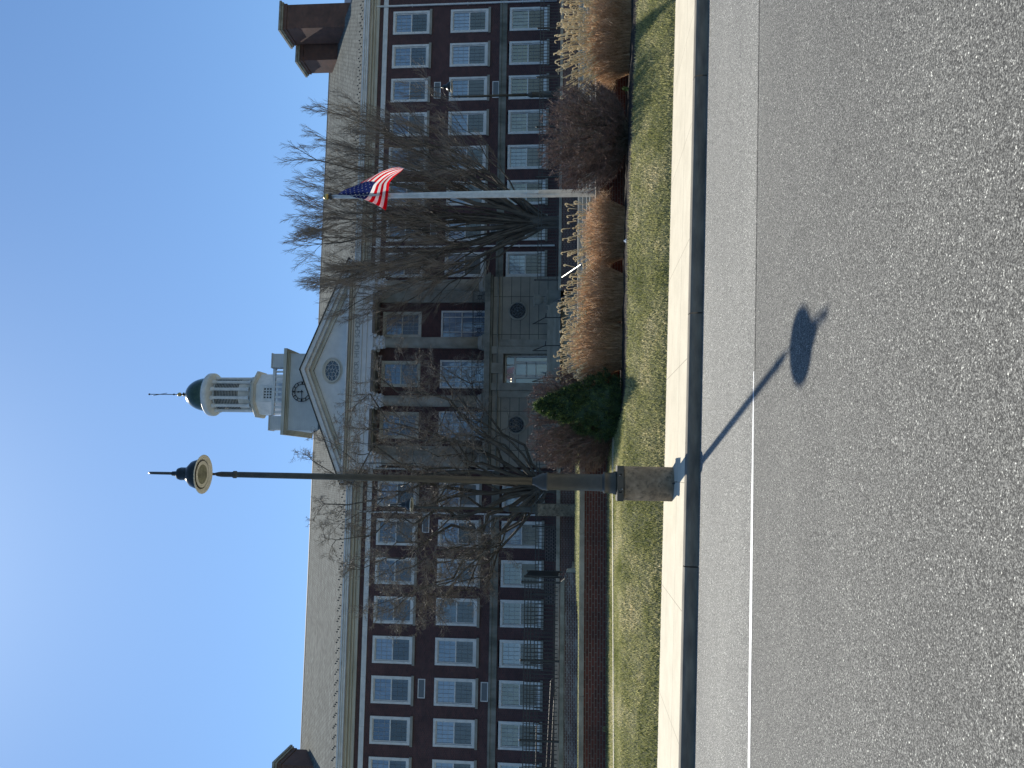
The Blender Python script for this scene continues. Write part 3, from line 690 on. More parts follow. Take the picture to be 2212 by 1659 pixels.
# entablature with lettering
q = BB(); q.box(-.05, 11.6, YC-.45, YR, 14.17, 14.45); q.box(-.08, 11.63, YC-.5, YR, 14.452, 14.73); q.box(-.12, 11.67, YC-.56, YR, 14.732, 14.79)
q.box(-.07, 11.62, YC-.46, YR, 14.792, 15.28); q.box(-.2, 11.75, YC-.62, YR, 15.282, 15.37); EN = q.build('entablature', 'peel', PO)
q = BB(); q.box(-.45, 12.0, YC-.85, YR, 15.372, 15.45); q.build('cornice_shelf', 'cream', EN)
q = BB(); q.box(-.75, 12.3, YC-1.05, YR, 15.452, 15.56); q.build('drip_edge', 'white', EN)
q = BB(); q.box(.2, 11.3, YC+.2, YR, 14.06, 14.168); q.build('soffit', 'stone_dark', EN)
txt = 'ON SENIOR HIGH SCHOOL'; x = 4.35; STEP = .232
for ch, step in [(c, STEP) for c in txt]:
    if ch != ' ':
        cu = bpy.data.curves.new('letter', 'FONT'); cu.body = ch; cu.size = .42; cu.extrude = .012; cu.align_x = 'CENTER'
        tmp = bpy.data.objects.new('tmp', cu); COL.objects.link(tmp); bpy.context.view_layer.update()
        me = bpy.data.meshes.new_from_object(tmp); bpy.data.objects.remove(tmp)
        me.materials.clear(); me.materials.append(MT['lettering'])
        o = bpy.data.objects.new('letter', me); COL.objects.link(o); o.parent = EN; o.rotation_euler = (PI/2, 0, 0); o.location = (x-BO.x, YC-.474-BO.y, 14.9-BO.z); o['label'] = 'raised letter %s' % ch
    x += step
# pediment
q = BB(); q.prism([(-.3, 15.57), (11.85, 15.57), (CX, 17.8)], 1, YC-.4, YC+.1); PD = q.build('pediment', 'peel', PO)
def rake(q, off, wdt, ya, yb, apex=18.3, base=15.58, hw=6.75):
    k2 = (apex-base)/hw
    for s in (-1, 1):
        q.prism([(CX, apex-off), (CX, apex-off-wdt), (CX+s*hw, base-off-wdt), (CX+s*hw, base-off)] if s > 0 else [(CX, apex-off), (CX-hw, base-off), (CX-hw, base-off-wdt), (CX, apex-off-wdt)], 1, ya, yb)
q = BB(); rake(q, 0, .06, YC-1.12, YC+1); q.build('raking_roof_edge', 'louver', PD)
q = BB(); rake(q, .062, .24, YC-1.05, YC+.9, hw=6.6, base=15.64); q.build('raking_cornice', 'peel', PD)
q = BB(); rake(q, .304, .16, YC-.8, YC+.9, hw=6.2, base=15.8); q.build('raking_fascia', 'white', PD)
q = BB(); rake(q, .466, .2, YC-.55, YC+.9, hw=5.6, base=16.04); q.build('raking_moulding', 'cream', PD)
# gable roof running back from the pediment into the main roof
q = BB()
for s in (-1, 1): q.quad((CX, YC, 18.26), (CX+s*6.7, YC, 15.56), (CX+s*6.7, 47.5, 15.6), (CX+s*.0, 52.4, 18.26))
q.build('porch_roof', 'roof', PD)
# oval window
q = BB(); n = 36; oz, ow, oh = 16.5, .6, .42
def el(r, k): t = 2*PI*k/n; return (CX+(ow+r)*math.cos(t), (oh+r)*math.sin(t)+oz)
for k in range(n):
    for r0, r1, y0, y1 in ((0, .1, YC-.46, YC-.5), (.1, .13, YC-.5, YC-.42), (.15, .2, YC-.44, YC-.44)):
        A, Bp = el(r0, k), el(r1, k); Cc, D = el(r1, k+1), el(r0, k+1)
        q.quad((A[0], y0, A[1]), (Bp[0], y1, Bp[1]), (Cc[0], y1, Cc[1]), (D[0], y0, D[1]))
ov = q.build('oval_window', 'cream', PD)
q = BB(); q.quad(*[(el(0, k)[0], YC-.42, el(0, k)[1]) for k in range(n)]); q.build('dark_pane', GL[2], ov)
q = BB()
for f in (.2, .62): q.tube([(CX+ow*f*math.cos(2*PI*k/24), YC-.44, oz+oh*f*math.sin(2*PI*k/24)) for k in range(25)], .013, 4)
for k in range(8):
    t = 2*PI*k/8; q.tube([(CX+ow*.68*math.cos(t), YC-.44, oz+oh*.68*math.sin(t)), (CX+ow*math.cos(t+.2), YC-.44, oz+oh*math.sin(t+.2))], .012, 4)
    q.tube([(CX+ow*.68*math.cos(t), YC-.44, oz+oh*.68*math.sin(t)), (CX+ow*math.cos(t-.2), YC-.44, oz+oh*math.sin(t-.2))], .012, 4)
for k in range(6):
    t = 2*PI*k/6; q.tube([(CX+ow*.22*math.cos(t), YC-.44, oz+oh*.22*math.sin(t)), (CX+ow*.55*math.cos(t), YC-.44, oz+oh*.55*math.sin(t))], .012, 4)
q.build('tracery', 'white', ov)
# ------------------------------------------------------------------ clock tower on the ridge
TF, TB = 58.5, 64.3; TX0, TX1 = CX-2.92, CX+2.92
q = BB(); q.box(TX0, TX1, TF, TB, 20.5, 24.0)
for x in (TX0+.01, CX-1.3, CX+1.3, TX1-.01): q.box(x-.05, x+.05, TF-.02, TF-.001, 20.5, 23.99)
T = q.build('clock_tower', 'siding')
q = BB(); q.box(TX0-.1, TX1+.1, TF-.1, TB+.1, 24.002, 24.08); q.box(TX0-.22, TX1+.22, TF-.22, TB+.22, 24.082, 24.16); q.box(TX0-.4, TX1+.4, TF-.4, TB+.4, 24.162, 24.4); q.build('cornice', 'cream', T)
for x0, x1 in ((TX0-.02, TX0+1.05), (TX1-1.05, TX1+.02)):
    for y0, y1 in ((TF-.05, TF+1.0), (TB-1.0, TB+.05)): q = BB(); q.box(x0, x1, y0, y1, 24.402, 25.42); q.box(x0-.05, x1+.05, y0-.05, y1+.05, 25.42, 25.5); q.build('corner_block', 'siding', T)
q = BB()
for y in (TF+.25, TB-.3):
    q.box(TX0+1.1, TX1-1.1, y-.1, y+.1, 24.41, 24.55); q.box(TX0+1.1, TX1-1.1, y-.12, y+.12, 25.2, 25.4)
    for i in range(9): x = TX0+1.35+i*.393; q.box(x-.07, x+.07, y-.07, y+.07, 24.55, 25.2)
for x in (TX0+.35, TX1-.35):
    q.box(x-.1, x+.1, TF+1.05, TB-1.05, 24.41, 24.55); q.box(x-.12, x+.12, TF+1.05, TB-1.05, 25.2, 25.4)
    for i in range(9): y = TF+1.3+i*.4; q.box(x-.07, x+.07, y-.07, y+.07, 24.55, 25.2)
q.build('balustrade', 'white', T)
OY = 61.4
q = BB(); q.lathe([(1.74, 24.41), (1.74, 27.2)], CX, OY, 8, PI/8); oc = q.build('octagon_base', 'white', T)
q = BB(); q.lathe([(1.8, 27.2), (1.88, 27.28), (1.98, 27.32), (2.0, 27.5), (1.9, 27.56), (1.45, 27.8)], CX, OY, 8, PI/8); q.build('octagon_cornice', 'cream', oc)
q = BB(); yf = OY-1.74*math.cos(PI/8)-.01
for i in range(4):
    for j in range(4): x = CX-.33+i*.22; z = 25.75+j*.23; q.box(x-.06, x+.06, yf-.02, yf+.03, z-.06, z+.06)
q.build('lattice_vent', 'louver', oc)
q = BB(); q.box(CX-.62, CX+.62, yf-.03, yf-.003, 25.35, 25.6); q.box(CX-.62, CX-.48, yf-.03, yf-.003, 25.6, 26.55); q.box(CX+.48, CX+.62, yf-.03, yf-.003, 25.6, 26.55); q.box(CX-.62, CX+.62, yf-.03, yf-.003, 26.55, 26.8); q.build('vent_frame', 'white', oc)
q = BB(); q.lathe([(1.2, 27.7), (1.2, 31.2)], CX, OY, 32); dm = q.build('drum', 'white', T, smooth=True)
for pl in dm.data.polygons: pl.use_smooth = len(pl.vertices) == 4
NC = 12
q = BB()
for k in range(NC):
    t = 2*PI*(k+.5)/NC; cx2, cy2 = CX+1.3*math.cos(t), OY+1.3*math.sin(t)
    q.lathe([(.17, 27.9), (.17, 28.05), (.13, 28.1), (.12, 30.75), (.15, 30.8), (.19, 30.95), (.19, 31.03)], cx2, cy2, 10)
q.build('drum_columns', 'white', T)
for k in range(NC):
    t = 2*PI*k/NC
    if math.sin(t) > .3: continue
    q = BB(); tx, ty = -math.sin(t), math.cos(t); cx2, cy2 = CX+1.21*math.cos(t), OY+1.21*math.sin(t)
    z = 28.85
    while z < 30.75:
        p = [(cx2+tx*s, cy2+ty*s) for s in (-.2, .2)]; o2 = (math.cos(t)*.03, math.sin(t)*.03)
        q.quad((p[0][0]+o2[0], p[0][1]+o2[1], z), (p[1][0]+o2[0], p[1][1]+o2[1], z), (p[1][0]+o2[0], p[1][1]+o2[1], z+.065), (p[0][0]+o2[0], p[0][1]+o2[1], z+.065)); z += .125
    q.build('louvres', 'louver', dm)
q = BB(); q.lathe([(1.25, 31.0), (1.4, 31.02), (1.48, 31.1), (1.68, 31.2), (1.74, 31.3), (1.74, 31.62), (1.68, 31.7), (1.3, 31.75)], CX, OY, 40); q.build('dome_ring', 'white', T, smooth=True)
q = BB(); q.lathe([(1.38*math.cos(t)+.001, 31.7+1.98*math.sin(t)**.95) for t in [PI/2*i/12 for i in range(13)]], CX, OY, 32); q.build('dome', 'green_dome', T, smooth=True)
q = BB(); q.tube([(CX, OY, 33.6), (CX, OY, 36.8)], .035, 6); q.lathe([(.05, 33.6), (.12, 33.75), (.08, 33.85), (.18, 33.92), (.07, 34.0), (.06, 34.1)], CX, OY, 10); q.ball((CX, OY, 36.85), .08, 8); q.ball((CX, OY, 34.75), .08, 8)
q.tube([(CX-.14, OY-.3, 36.35), (CX+.14, OY+.3, 35.5)], .02, 5); q.tube([(CX-.1, OY-.6, 35.95), (CX+.12, OY+.62, 35.95)], .02, 5); q.build('weather_vane', 'black', T)
q = BB(); q.ball((CX, OY, 34.28), .17, 12); q.build('gilt_ball', 'brass', T, smooth=True)
q = BB(); cz, yk = 22.96, TF-.12
for rr in (.76, .56): q.tube([(CX+rr*math.cos(2*PI*k/36), yk, cz+rr*math.sin(2*PI*k/36)) for k in range(37)], .028, 5)
for k in range(12):
    t = 2*PI*k/12; wdd = .06 if k % 3 == 0 else .035
    q.tube([(CX+.56*math.cos(t), yk, cz+.56*math.sin(t)), (CX+.76*math.cos(t), yk, cz+.76*math.sin(t))], wdd, 4)
for t in (PI/4, 3*PI/4, 5*PI/4, 7*PI/4): q.tube([(CX+.76*math.cos(t), yk, cz+.76*math.sin(t)), (CX+.76*math.cos(t), TF, cz+.76*math.sin(t))], .02, 4)
ck = q.build('clock', 'black', T)
q = BB(); q.tube([(CX, yk-.03, cz-.08), (CX-.02, yk-.03, cz+.3), (CX-.04, yk-.03, cz+.52)], .05, 5, .012); q.ball((CX-.02, yk-.03, cz+.28), .07, 6); q.build('hour_hand', 'black', ck)
q = BB(); q.tube([(CX+.12, yk-.05, cz), (CX-.35, yk-.05, cz-.01), (CX-.7, yk-.05, cz-.02)], .035, 5, .012); q.ball((CX, yk-.04, cz), .07, 8); q.build('minute_hand', 'black', ck)
# rear wing roof and chimneys on the right and left
q = BB(); q.prism([(54.8, 15.5), (54.8, 18.6), (58.5, 20.9), (62, 20.9), (66, 18.4), (66, 15.5)], 0, 33.4, 52); q.build('rear_wing_roof', 'blue_slate')
def chimney(x0, x1, y0, y1, z0, z1):
    q = BB(); q.box(x0, x1, y0, y1, z0, z1-.55); q.box(x0-.06, x1+.06, y0-.06, y1+.06, z1-.55, z1-.3); c = q.build('chimney', 'brick_chim')
    q = BB(); q.box(x0-.14, x1+.14, y0-.14, y1+.14, z1-.298, z1-.16); q.box(x0-.22, x1+.22, y0-.22, y1+.22, z1-.158, z1); q.build('chimney_cap', 'cap', c)
chimney(32.6, 34.5, 54.0, 56.2, 18.5, 24.35); chimney(31.5, 33.6, 56.6, 58.6, 19.5, 23.95); chimney(-23.5, -20.1, 54.5, 57.5, 18.5, 22.4)
# ground floor lattice brick and basement wall detail
q = BB()
pm = brick('pierced_brick', ((.02, .018, .02), (.015, .014, .018)), (.16, .13, .12), bw=.2, rh=.135, ms=.035)
for xb in (-5.4, -7.9):
    q = BB(); q.box(xb, xb+2.0, YF-.03, YF-.002, 2.9, 3.8); q.build('pierced_brickwork', pm)

# ------------------------------------------------------------------ street lamps
def lamp(name, loc, H, label, hookdir, ped_h, ped_r, square=False, cap_sq=False):
    """H: height of pole top above the pedestal top"""
    t = thing(name, loc, label, 'street lamp', 'arched street lamps')
    if square: MB().box(-ped_r, ped_r, -ped_r, ped_r, -.3, ped_h).build('pedestal', 'pedestal', t)
    else: MB().lathe([(ped_r, -.3), (ped_r, ped_h-.02), (ped_r-.02, ped_h)], n=40).build('pedestal', 'pedestal', t)
    z = ped_h
    bp = MB(); bp.box(-ped_r-.005, ped_r+.005, -ped_r-.005, ped_r+.005, z+.004, z+.115); base = bp.build('base_plate', 'lamp', t)
    q = MB()
    for sx in (-1, 1):
        for sy in (-1, 1): q.lathe([(.016, z+.04), (.016, z+.075)], sx*.15, -ped_r-.006, 6)
    q.ball((.14, -ped_r-.008, z+.07), .014, 6); q.ball((-.1, -ped_r-.008, z+.03), .014, 6); q.build('bolts', 'rail', base)
    s = ped_r/.3
    MB().lathe([(.205*s, z+.116), (.205*s, z+.14), (.185*s, z+.2), (.178*s, z+.3), (.19*s, z+.315), (.18*s, z+.345), (.15*s, z+.36), (.16*s, z+.385), (.15*s, z+.41), (.148*s, z+1.3), (.162*s, z+1.32), (.162*s, z+1.36), (.15*s, z+1.37), (.155*s, z+1.42), (.075*s, z+1.56), (.066, z+1.6)], n=28).build('collar', 'lamp', t, smooth=True)
    MB().lathe([(.066, z+1.6), (.053, z+H-.45), (.05, z+H-.42), (.068, z+H-.4), (.068, z+H-.35), (.05, z+H-.33), (.05, z+H-.12), (.04, z+H-.05), (.028, z+H)], n=18).build('pole', 'lamp', t, smooth=True)
    hx, hy = hookdir; zt = z+H; L = .5; A = 1.02
    def hp(u, h): return (hx*u, hy*u, zt+h)
    pts = [hp(0, -.02), hp(0, .35), hp(.0, .7)]+[hp(L/2-L/2*math.cos(PI*i/8), .8+.3*math.sin(PI*i/8)) for i in range(9)]+[hp(L, .62), hp(L, .52)]
    MB().tube(pts, .023, 8).build('arm', 'lamp', t, smooth=True)
    MB().tube([hp(0, .3), hp(L*.4, .42), hp(L-.06, .48)], .012, 6).build('brace', 'lamp', t)
    cx, cy = hx*L, hy*L; b0 = zt-.02
    hd = MB().lathe([(.03, b0+.58), (.04, b0+.58), (.045, b0+.5), (.1, b0+.47), (.115, b0+.42), (.115, b0+.3), (.15, b0+.28), (.23, b0+.2), (.265, b0+.1), (.27, b0+.05), (.262, b0+.03)][::-1], cx, cy, 28).build('lamp_shade', 'lamp_dark', t, smooth=True)
    q = MB(); n = 32
    for k in range(n):
        a0, a1 = 2*PI*k/n, 2*PI*(k+1)/n
        for (r0, z0, r1, z1) in ((.26, .035, .345, .0), (.345, .0, .35, .012), (.35, .012, .27, .05), (.26, .035, .235, .05)):
            q.quad(*[(cx+r*math.cos(tt), cy+r*math.sin(tt), b0+zz2) for r, tt, zz2 in ((r0, a0, z0), (r1, a0, z1), (r1, a1, z1), (r0, a1, z0))])
        q.quad(*[(cx+r*math.cos(tt), cy+r*math.sin(tt), b0+.022) for r, tt in ((.175, a0), (.238, a0), (.238, a1), (.175, a1))])
    q.build('rim', 'lamp_rim', hd)
    MB().lathe([(.18, b0+.024), (.18, b0+.05)], cx, cy, 28).build('lens', 'lamp_glass', hd)
    return t
l1 = lamp('street_lamp', (-.2, 14.13, .2), 7.47, 'tall olive brown street lamp on a round concrete base at the sidewalk', (0, -1), .86, .3)
l1.rotation_euler = (0, .006, 0)
q = MB().tube([(.02, -.31, .03), (.03, -.45, -.02), (.05, -.6, .0)], .014, 5); q.build('cable_stub', 'black', l1)
lamp('street_lamp', (-1.72, 35.5, 1.96), 5.9-.1, 'distant street lamp on a tall square pedestal in front of the left terrace wall', (.25, -.97), 1.72, .26, square=True).scale = (1, 1, .97)
l3 = lamp('street_lamp', (19.45, 39.0, 2.4), 5.55, 'distant street lamp with side-facing hook at the far right, behind the twiggy shrub', (.95, -.3), .62, .28, square=True)

# ------------------------------------------------------------------ flagpole and flag
fp = thing('flagpole', (8.33, 23.0, 1.38), 'pale metal flagpole beside the right clump of dry grass', 'flagpole')
MB().lathe([(.118, 0), (.115, 2.0), (.1, 4), (.062, 7.9), (.048, 8.12)], n=16).build('pole', 'metal', fp, smooth=True)
q = MB().lathe([(.07, 8.1), (.1, 8.12), (.1, 8.17), (.05, 8.19)], n=12); q.build('truck', 'black', fp)
MB().ball((0, 0, 8.28), .1, 14).build('ball', 'brass', fp, smooth=True)
q = MB().box(-.05, .05, -.19, -.12, 1.7, 2.05); q.tube([(0, -.17, 1.9), (-.02, -.13, 5), (0, -.09, 8.1)], .006, 4); q.tube([(-.07, -.12, 1.75), (-.07, -.12, 1.1)], .012, 4); q.build('cleat_and_halyard', 'metal', fp)
fl = thing('flag', (8.28, 23.0, 9.42), 'stars and stripes flag drooping beside the top of the flagpole', 'flag')
def fpos(s, t):                       # s along the fly, t down the hoist
    hx, hz = .0, -1.42*t
    ex, ez = .88+.06*t, -1.83-.15*t
    e = s**1.05
    x = hx*(1-e)+ex*e+.15*math.sin(PI*s)*(1-.4*t); z = hz*(1-e)+ez*e
    bul = math.sin(PI*min(1, s*3.0))
    x += -.62*bul*t**1.6; z += -.04*bul*t
    y = .14*math.sin(5.5*s+3.2*t)*(s**.6)+.12*math.sin(9*t+2)*s*(1-s)*2-.12*bul
    return Vector((x*1.06, y, z*1.1))
NS, NTT = 52, 39
def flagpart(cond, mat, name):
    V = []; Fq = []; idx = {}
    for i in range(NS):
        for j in range(NTT):
            if not cond(i, j): continue
            f = []
            for a_, b_ in ((i, j), (i+1, j), (i+1, j+1), (i, j+1)):
                if (a_, b_) not in idx: idx[(a_, b_)] = len(V); V.append(fpos(a_/NS, b_/NTT))
                f.append(idx[(a_, b_)])
            Fq.append(tuple(f))
    return obj(name, V, Fq, mat, fl, smooth=True)
can = lambda i, j: i < NS*.4 and j < 21
flagpart(lambda i, j: not can(i, j) and (j//3) % 2 == 0, 'flag_red', 'red_stripes'); flagpart(lambda i, j: not can(i, j) and (j//3) % 2 == 1, 'flag_white', 'white_stripes')
cn = flagpart(can, 'flag_blue', 'canton')
q = MB()
for r in range(9):
    for c in range(6 if r % 2 == 0 else 5):
        s0 = .4*((c*2+1+(r % 2))/12); t0 = (21/39)*((r+1)/10)
        for sd in (-1, 1):
            P5 = []
            for k in range(10):
                rr = .021 if k % 2 == 0 else .009; t = PI/2+k*PI/5
                p = fpos(s0+rr*math.cos(t)*.55, t0-rr*math.sin(t)); p.y += sd*.006; P5.append(tuple(p))
            q.quad(*P5)
q.build('stars', 'flag_white', cn)

# ------------------------------------------------------------------ plants
def grow(mb, p, d, L, r, lev, prm, rng):
    """one branch with its children; prm per level: (segments, wander, tropism, child count, child length factor, spread, radius factor, sides)"""
    seg, wan, tro, nc, lf, spr, rf_, sd = prm[lev]
    P = [p.copy()]; d = d.normalized(); sl_ = L/seg; dirs = [d.copy()]
    for i in range(seg):
        d = (d+Vector((rng.gauss(0, wan), rng.gauss(0, wan), rng.gauss(0, wan)+tro))).normalized(); p = p+d*sl_; P.append(p.copy()); dirs.append(d.copy())
    mb[min(lev, len(mb)-1)].tube(P, max(r, .0058), sd, max(.0038, r*(.35 if lev < 2 else .5)), cap=False)
    if lev+1 < len(prm):
        for k in range(nc):
            f = .18+.82*(k+rng.random())/nc; i = min(seg-1, int(f*seg)); fr = f*seg-i
            q = P[i].lerp(P[i+1], min(1, fr)); dd = dirs[i]
            ax = Vector((rng.gauss(0, 1), rng.gauss(0, 1), rng.gauss(0, 1))).cross(dd).normalized()
            an = spr*rng.uniform(.6, 1.3); nd = dd*math.cos(an)+ax*math.sin(an)
            grow(mb, q, nd, L*lf*rng.uniform(.6, 1.15)*(1.15-.5*f), r*rf_*(1.1-.5*f), lev+1, prm, rng)
def limb(mb, P0, P1, r, bow, rng, prm, seg=9, wander=.12, nch=12, chl=2.4, sides=8, start=.25):
    P0, P1 = Vector(P0), Vector(P1); P = []
    for i in range(seg+1):
        t = i/seg; p = P0.lerp(P1, t)+Vector((0, 0, bow))*(4*t*(1-t))
        if 0 < i: p += Vector((rng.gauss(0, wander), rng.gauss(0, wander), rng.gauss(0, wander)))*min(1, t*2)
        P.append(p)
    mb[0].tube(P, r, sides, r*.16, cap=False)
    for k in range(nch):
        f = start+(1-start)*(k+rng.random())/nch; i = min(seg-1, int(f*seg)); q = P[i].lerp(P[i+1], f*seg-i); dd = (P[i+1]-P[i]).normalized()
        ax = Vector((rng.gauss(0, 1), rng.gauss(0, 1), rng.gauss(0, .6))).cross(dd).normalized(); an = rng.uniform(.35, .95)
        grow(mb, q, dd*math.cos(an)+ax*math.sin(an), chl*rng.uniform(.6, 1.2)*(1.2-.55*f), r*(1-.8*f)*.32+.006, 1, prm, rng)
    for k in range(3):
        d = (P[-1]-P[-2]).normalized()+Vector((rng.gauss(0, .3), rng.gauss(0, .3), rng.gauss(0, .1))); grow(mb, P[-1-k//2], d, chl*.6, r*.14, 1, prm, rng)
    return P
# right tree: a vase of fine upright twigs
rng = random.Random(7)
tr = thing('bare_tree', (12.3, 38, 2.7), 'vase shaped bare tree behind the flagpole, its fine twigs reaching above the roof', 'tree', 'bare trees before the school')
prmA = [None, (6, .09, .1, 10, .5, .42, .5, 4), (5, .11, .14, 7, .55, .42, .6, 3), (3, .16, .1, 0, 0, 0, 0, 3)]
mb = [MB(), MB(), MB()]
mb[0].tube([(0, 0, -.2), (0, 0, .2), (.02, 0, .9), (-.02, 0, 1.6)], .3, 14, .26)
mb[0].tube([(0, 0, -.2), (0, 0, .25)], .42, 14, .3)
ends = [(5.4, -.5, 9.4, .11), (4.6, 1.5, 11.3, .13), (2.6, -1.6, 11.9, .15), (.6, 1.0, 12.2, .16), (-1.2, -1, 12.1, .15), (-2.7, 1.4, 11.6, .14), (-4.2, -.8, 10.0, .13), (5.8, 1.0, 7.6, .08), (4.9, -2.0, 10.6, .1), (-3.9, -2, 7.8, .09), (1.6, 3, 12.4, .13), (-2.2, 3, 12.2, .12), (3.8, -2.8, 9.0, .1)]
for i in range(25):
    x = -4.5+i*.42+rng.gauss(0, .2); ends.append((x, rng.uniform(-2.6, 2.8), 11.9-.075*(x-.4)**2-rng.uniform(0, .45)-.012*abs(x)**2.2, .065))
ends += [(5.9, -1.5, 6.4, .05), (5.8, 1.6, 8.6, .06), (5.4, 2.2, 9.7, .07), (4.2, -2.4, 7.6, .07), (-4.6, 1.2, 8.6, .07), (-3.4, -2.2, 9.6, .07)]
for k, (x, y, z, r) in enumerate(ends):
    f = rng.uniform(.35, 1.5); limb(mb, (0, 0, f), (x, y, z), r, .0+(-.5 if abs(x) > 3 else -.2), rng, prmA, nch=9, chl=2.6, start=.38)
mb[0].build('trunk', 'bark', tr, smooth=True); mb[1].build('branches', 'bark', tr); mb[2].build('crown', 'twig', tr)
# left tree: crooked limbs and curled, hanging twigs
rng = random.Random(19)
tr = thing('bare_tree', (-.72, 38, 2.75), 'crooked bare tree behind the tall street lamp, with curling twigs', 'tree', 'bare trees before the school')
prmB = [None, (7, .26, .0, 10, .48, .8, .55, 4), (5, .26, -.03, 10, .55, .7, .6, 3), (4, .34, -.05, 0, 0, 0, 0, 3)]
mb = [MB(), MB(), MB()]
mb[0].tube([(0, 0, -.2), (.0, 0, .25), (.05, 0, .9)], .4, 14, .3)
ends = [(5.6, -.6, 8.6, .17), (4.2, 1.5, 10.8, .15), (1.4, -1.2, 11.2, .17), (-.9, 1.2, 11.3, .16), (-2.6, -1.0, 10.6, .15), (-4.4, .8, 9.6, .16), (-6.2, -.6, 7.9, .14), (-5.9, 1.2, 5.6, .1), (5.9, 1, 6.4, .11), (2.8, -2.6, 8.6, .12), (-2.0, 3, 9.6, .13), (.6, 3, 10.6, .13), (-3.8, -2.6, 7.2, .11), (3.0, 2.5, 11.0, .13)]
for i in range(9):
    x = -6.2+i*1.4+rng.gauss(0, .3); ends.append((x, rng.uniform(-2.6, 2.8), 11.0-.07*x*x-rng.uniform(0, 1.6), .09))
ends += [(-6.9, .5, 6.6, .08), (-6.0, -2, 7.6, .08), (6.2, -1.5, 7.4, .08)]
for k, (x, y, z, r) in enumerate(ends):
    f = rng.uniform(.3, .9); limb(mb, (0, 0, f), (x, y, z), r*.82, -.5 if abs(x) > 2 else 0, rng, prmB, wander=.34, nch=10, chl=2.1, start=.38)
mb[0].build('trunk', 'bark', tr, smooth=True); mb[1].build('branches', 'bark', tr); mb[2].build('crown', 'twig_lit', tr)

# rounded leafless shrubs
def shrub(loc, rx, ry, zc, rz, label, seed, stems=150):
    rng = random.Random(seed); t = thing('twiggy_shrub', loc, label, 'shrub', 'clipped leafless shrubs')
    m = [MB(), MB()]
    for k in range(stems):
        u = rng.uniform(-1, 1)*.98; th = rng.uniform(0, 2*PI); v = rng.uniform(-.62, 1)
        s = math.sqrt(max(0, 1-v*v)); e = Vector((rx*(abs(s*math.cos(th))**.8)*math.copysign(1, math.cos(th)), ry*s*math.sin(th), zc+rz*(abs(v)**.75)*math.copysign(1, v)))*rng.uniform(.86, 1)
        b0 = Vector((e.x*.12+rng.gauss(0, .06), e.y*.12+rng.gauss(0, .06), -.05)); P = []
        for i in range(9):
            f = i/8; p = b0.lerp(e, f); p.x = b0.x+(e.x-b0.x)*(f**1.1); p.z = b0.z+(e.z-b0.z)*(f**.95)
            if i: p += Vector((rng.gauss(0, .022), rng.gauss(0, .022), rng.gauss(0, .015)))
            P.append(p)
        m[0].tube(P, rng.uniform(.006, .012), 4, .003, cap=False)
        for q in range(11):
            f = .35+.65*(q+rng.random())/11; i = min(7, int(f*8)); p = P[i].lerp(P[i+1], f*8-i); dd = (P[i+1]-P[i]).normalized()
            ax = Vector((rng.gauss(0, 1), rng.gauss(0, 1), rng.gauss(0, 1))).cross(dd).normalized(); an = rng.uniform(.2, .6); d = dd*math.cos(an)+ax*math.sin(an)
            L = rng.uniform(.14, .34)*(1.25-.5*f); P2 = [p, p+d*L*.5, p+(d+Vector((0, 0, .3))).normalized()*L]
            for pp in P2[1:]:      # stay inside the clipped outline
                rr = (pp.x/rx)**2+(pp.y/ry)**2+((pp.z-zc)/rz)**2
                if rr > 1.08: pp.xy *= 1.03/math.sqrt(rr); pp.z = zc+(pp.z-zc)*1.03/math.sqrt(rr)
            m[0].tube(P2, .0045, 3, .0025, cap=False)
            for w_ in range(7):
                p3 = P2[1].lerp(P2[2], rng.random()); d3 = (d+Vector((rng.gauss(0, .6), rng.gauss(0, .6), rng.gauss(0, .6)))).normalized(); l3_ = rng.uniform(.04, .11)
                m[1].tube([p3, p3+d3*l3_], .0042, 3, .0025, cap=False)
    m[0].build('stems', 'shrub_in', t); m[1].build('twig_tips', 'shrub_out', t)
shrub((8.05, 18.4, .68), 1.3, 1.02, 1.1, 1.06, 'large rounded leafless shrub right of the flagpole', 31, 380)
shrub((1.2, 18.8, .98), 1.27, .66, 1.04, 1.1, 'rounded leafless shrub behind the green cone, beside the tall street lamp', 32, 420)
# move the left shrub clear of the wall by keeping it shallow; dark green cone in front
ce = thing('cone_conifer', (1.5, 18.2, .88), 'dark green cone shaped evergreen in front of the leafless shrub', 'shrub')
rng = random.Random(5); m = [MB(), MB()]
def cone_r(h): return .02+.86*(1-h)**.82*(1 if h > .3 else (.86+.14*math.sin(PI*h/.6))) if h > .12 else .68+.4*h
HC = 2.0
for k in range(520):
    h = rng.random()**1.15; th = rng.uniform(0, 2*PI); r = cone_r(h)*(1-.2*rng.random()**2)*(1+.07*math.sin(5*th+9*h)+.07*math.sin(9*th-19*h)+.04*math.sin(17*th+31*h))
    c = Vector((r*math.cos(th), r*math.sin(th), .05+h*(HC-.1))); out = Vector((math.cos(th), math.sin(th), .75)).normalized()
    for q in range(60):
        d = (out*rng.uniform(.5, 1.3)+Vector((rng.gauss(0, .6), rng.gauss(0, .6), rng.gauss(0, .6)))).normalized(); L = rng.uniform(.035, .085)
        p = c+Vector((rng.gauss(0, .032), rng.gauss(0, .032), rng.gauss(0, .036))); sidev = d.cross(Vector((rng.gauss(0, 1), rng.gauss(0, 1), rng.gauss(0, 1)))).normalized()*.007
        mm = m[1] if q % 4 == 0 else m[0]; i = len(mm.V); mm.V += [tuple(p-sidev), tuple(p+sidev), tuple(p+d*L)]; mm.F.append((i, i+1, i+2)); mm.I.append(0)
core = MB().lathe([(cone_r(i/14)*.74, .02+i/14*(HC-.14)) for i in range(15)], n=20)
m[0].build('needles', 'needle', ce); m[1].build('sunlit_tips', 'needle_tip_sunlit', ce); core.build('inner_foliage', 'needle', ce)
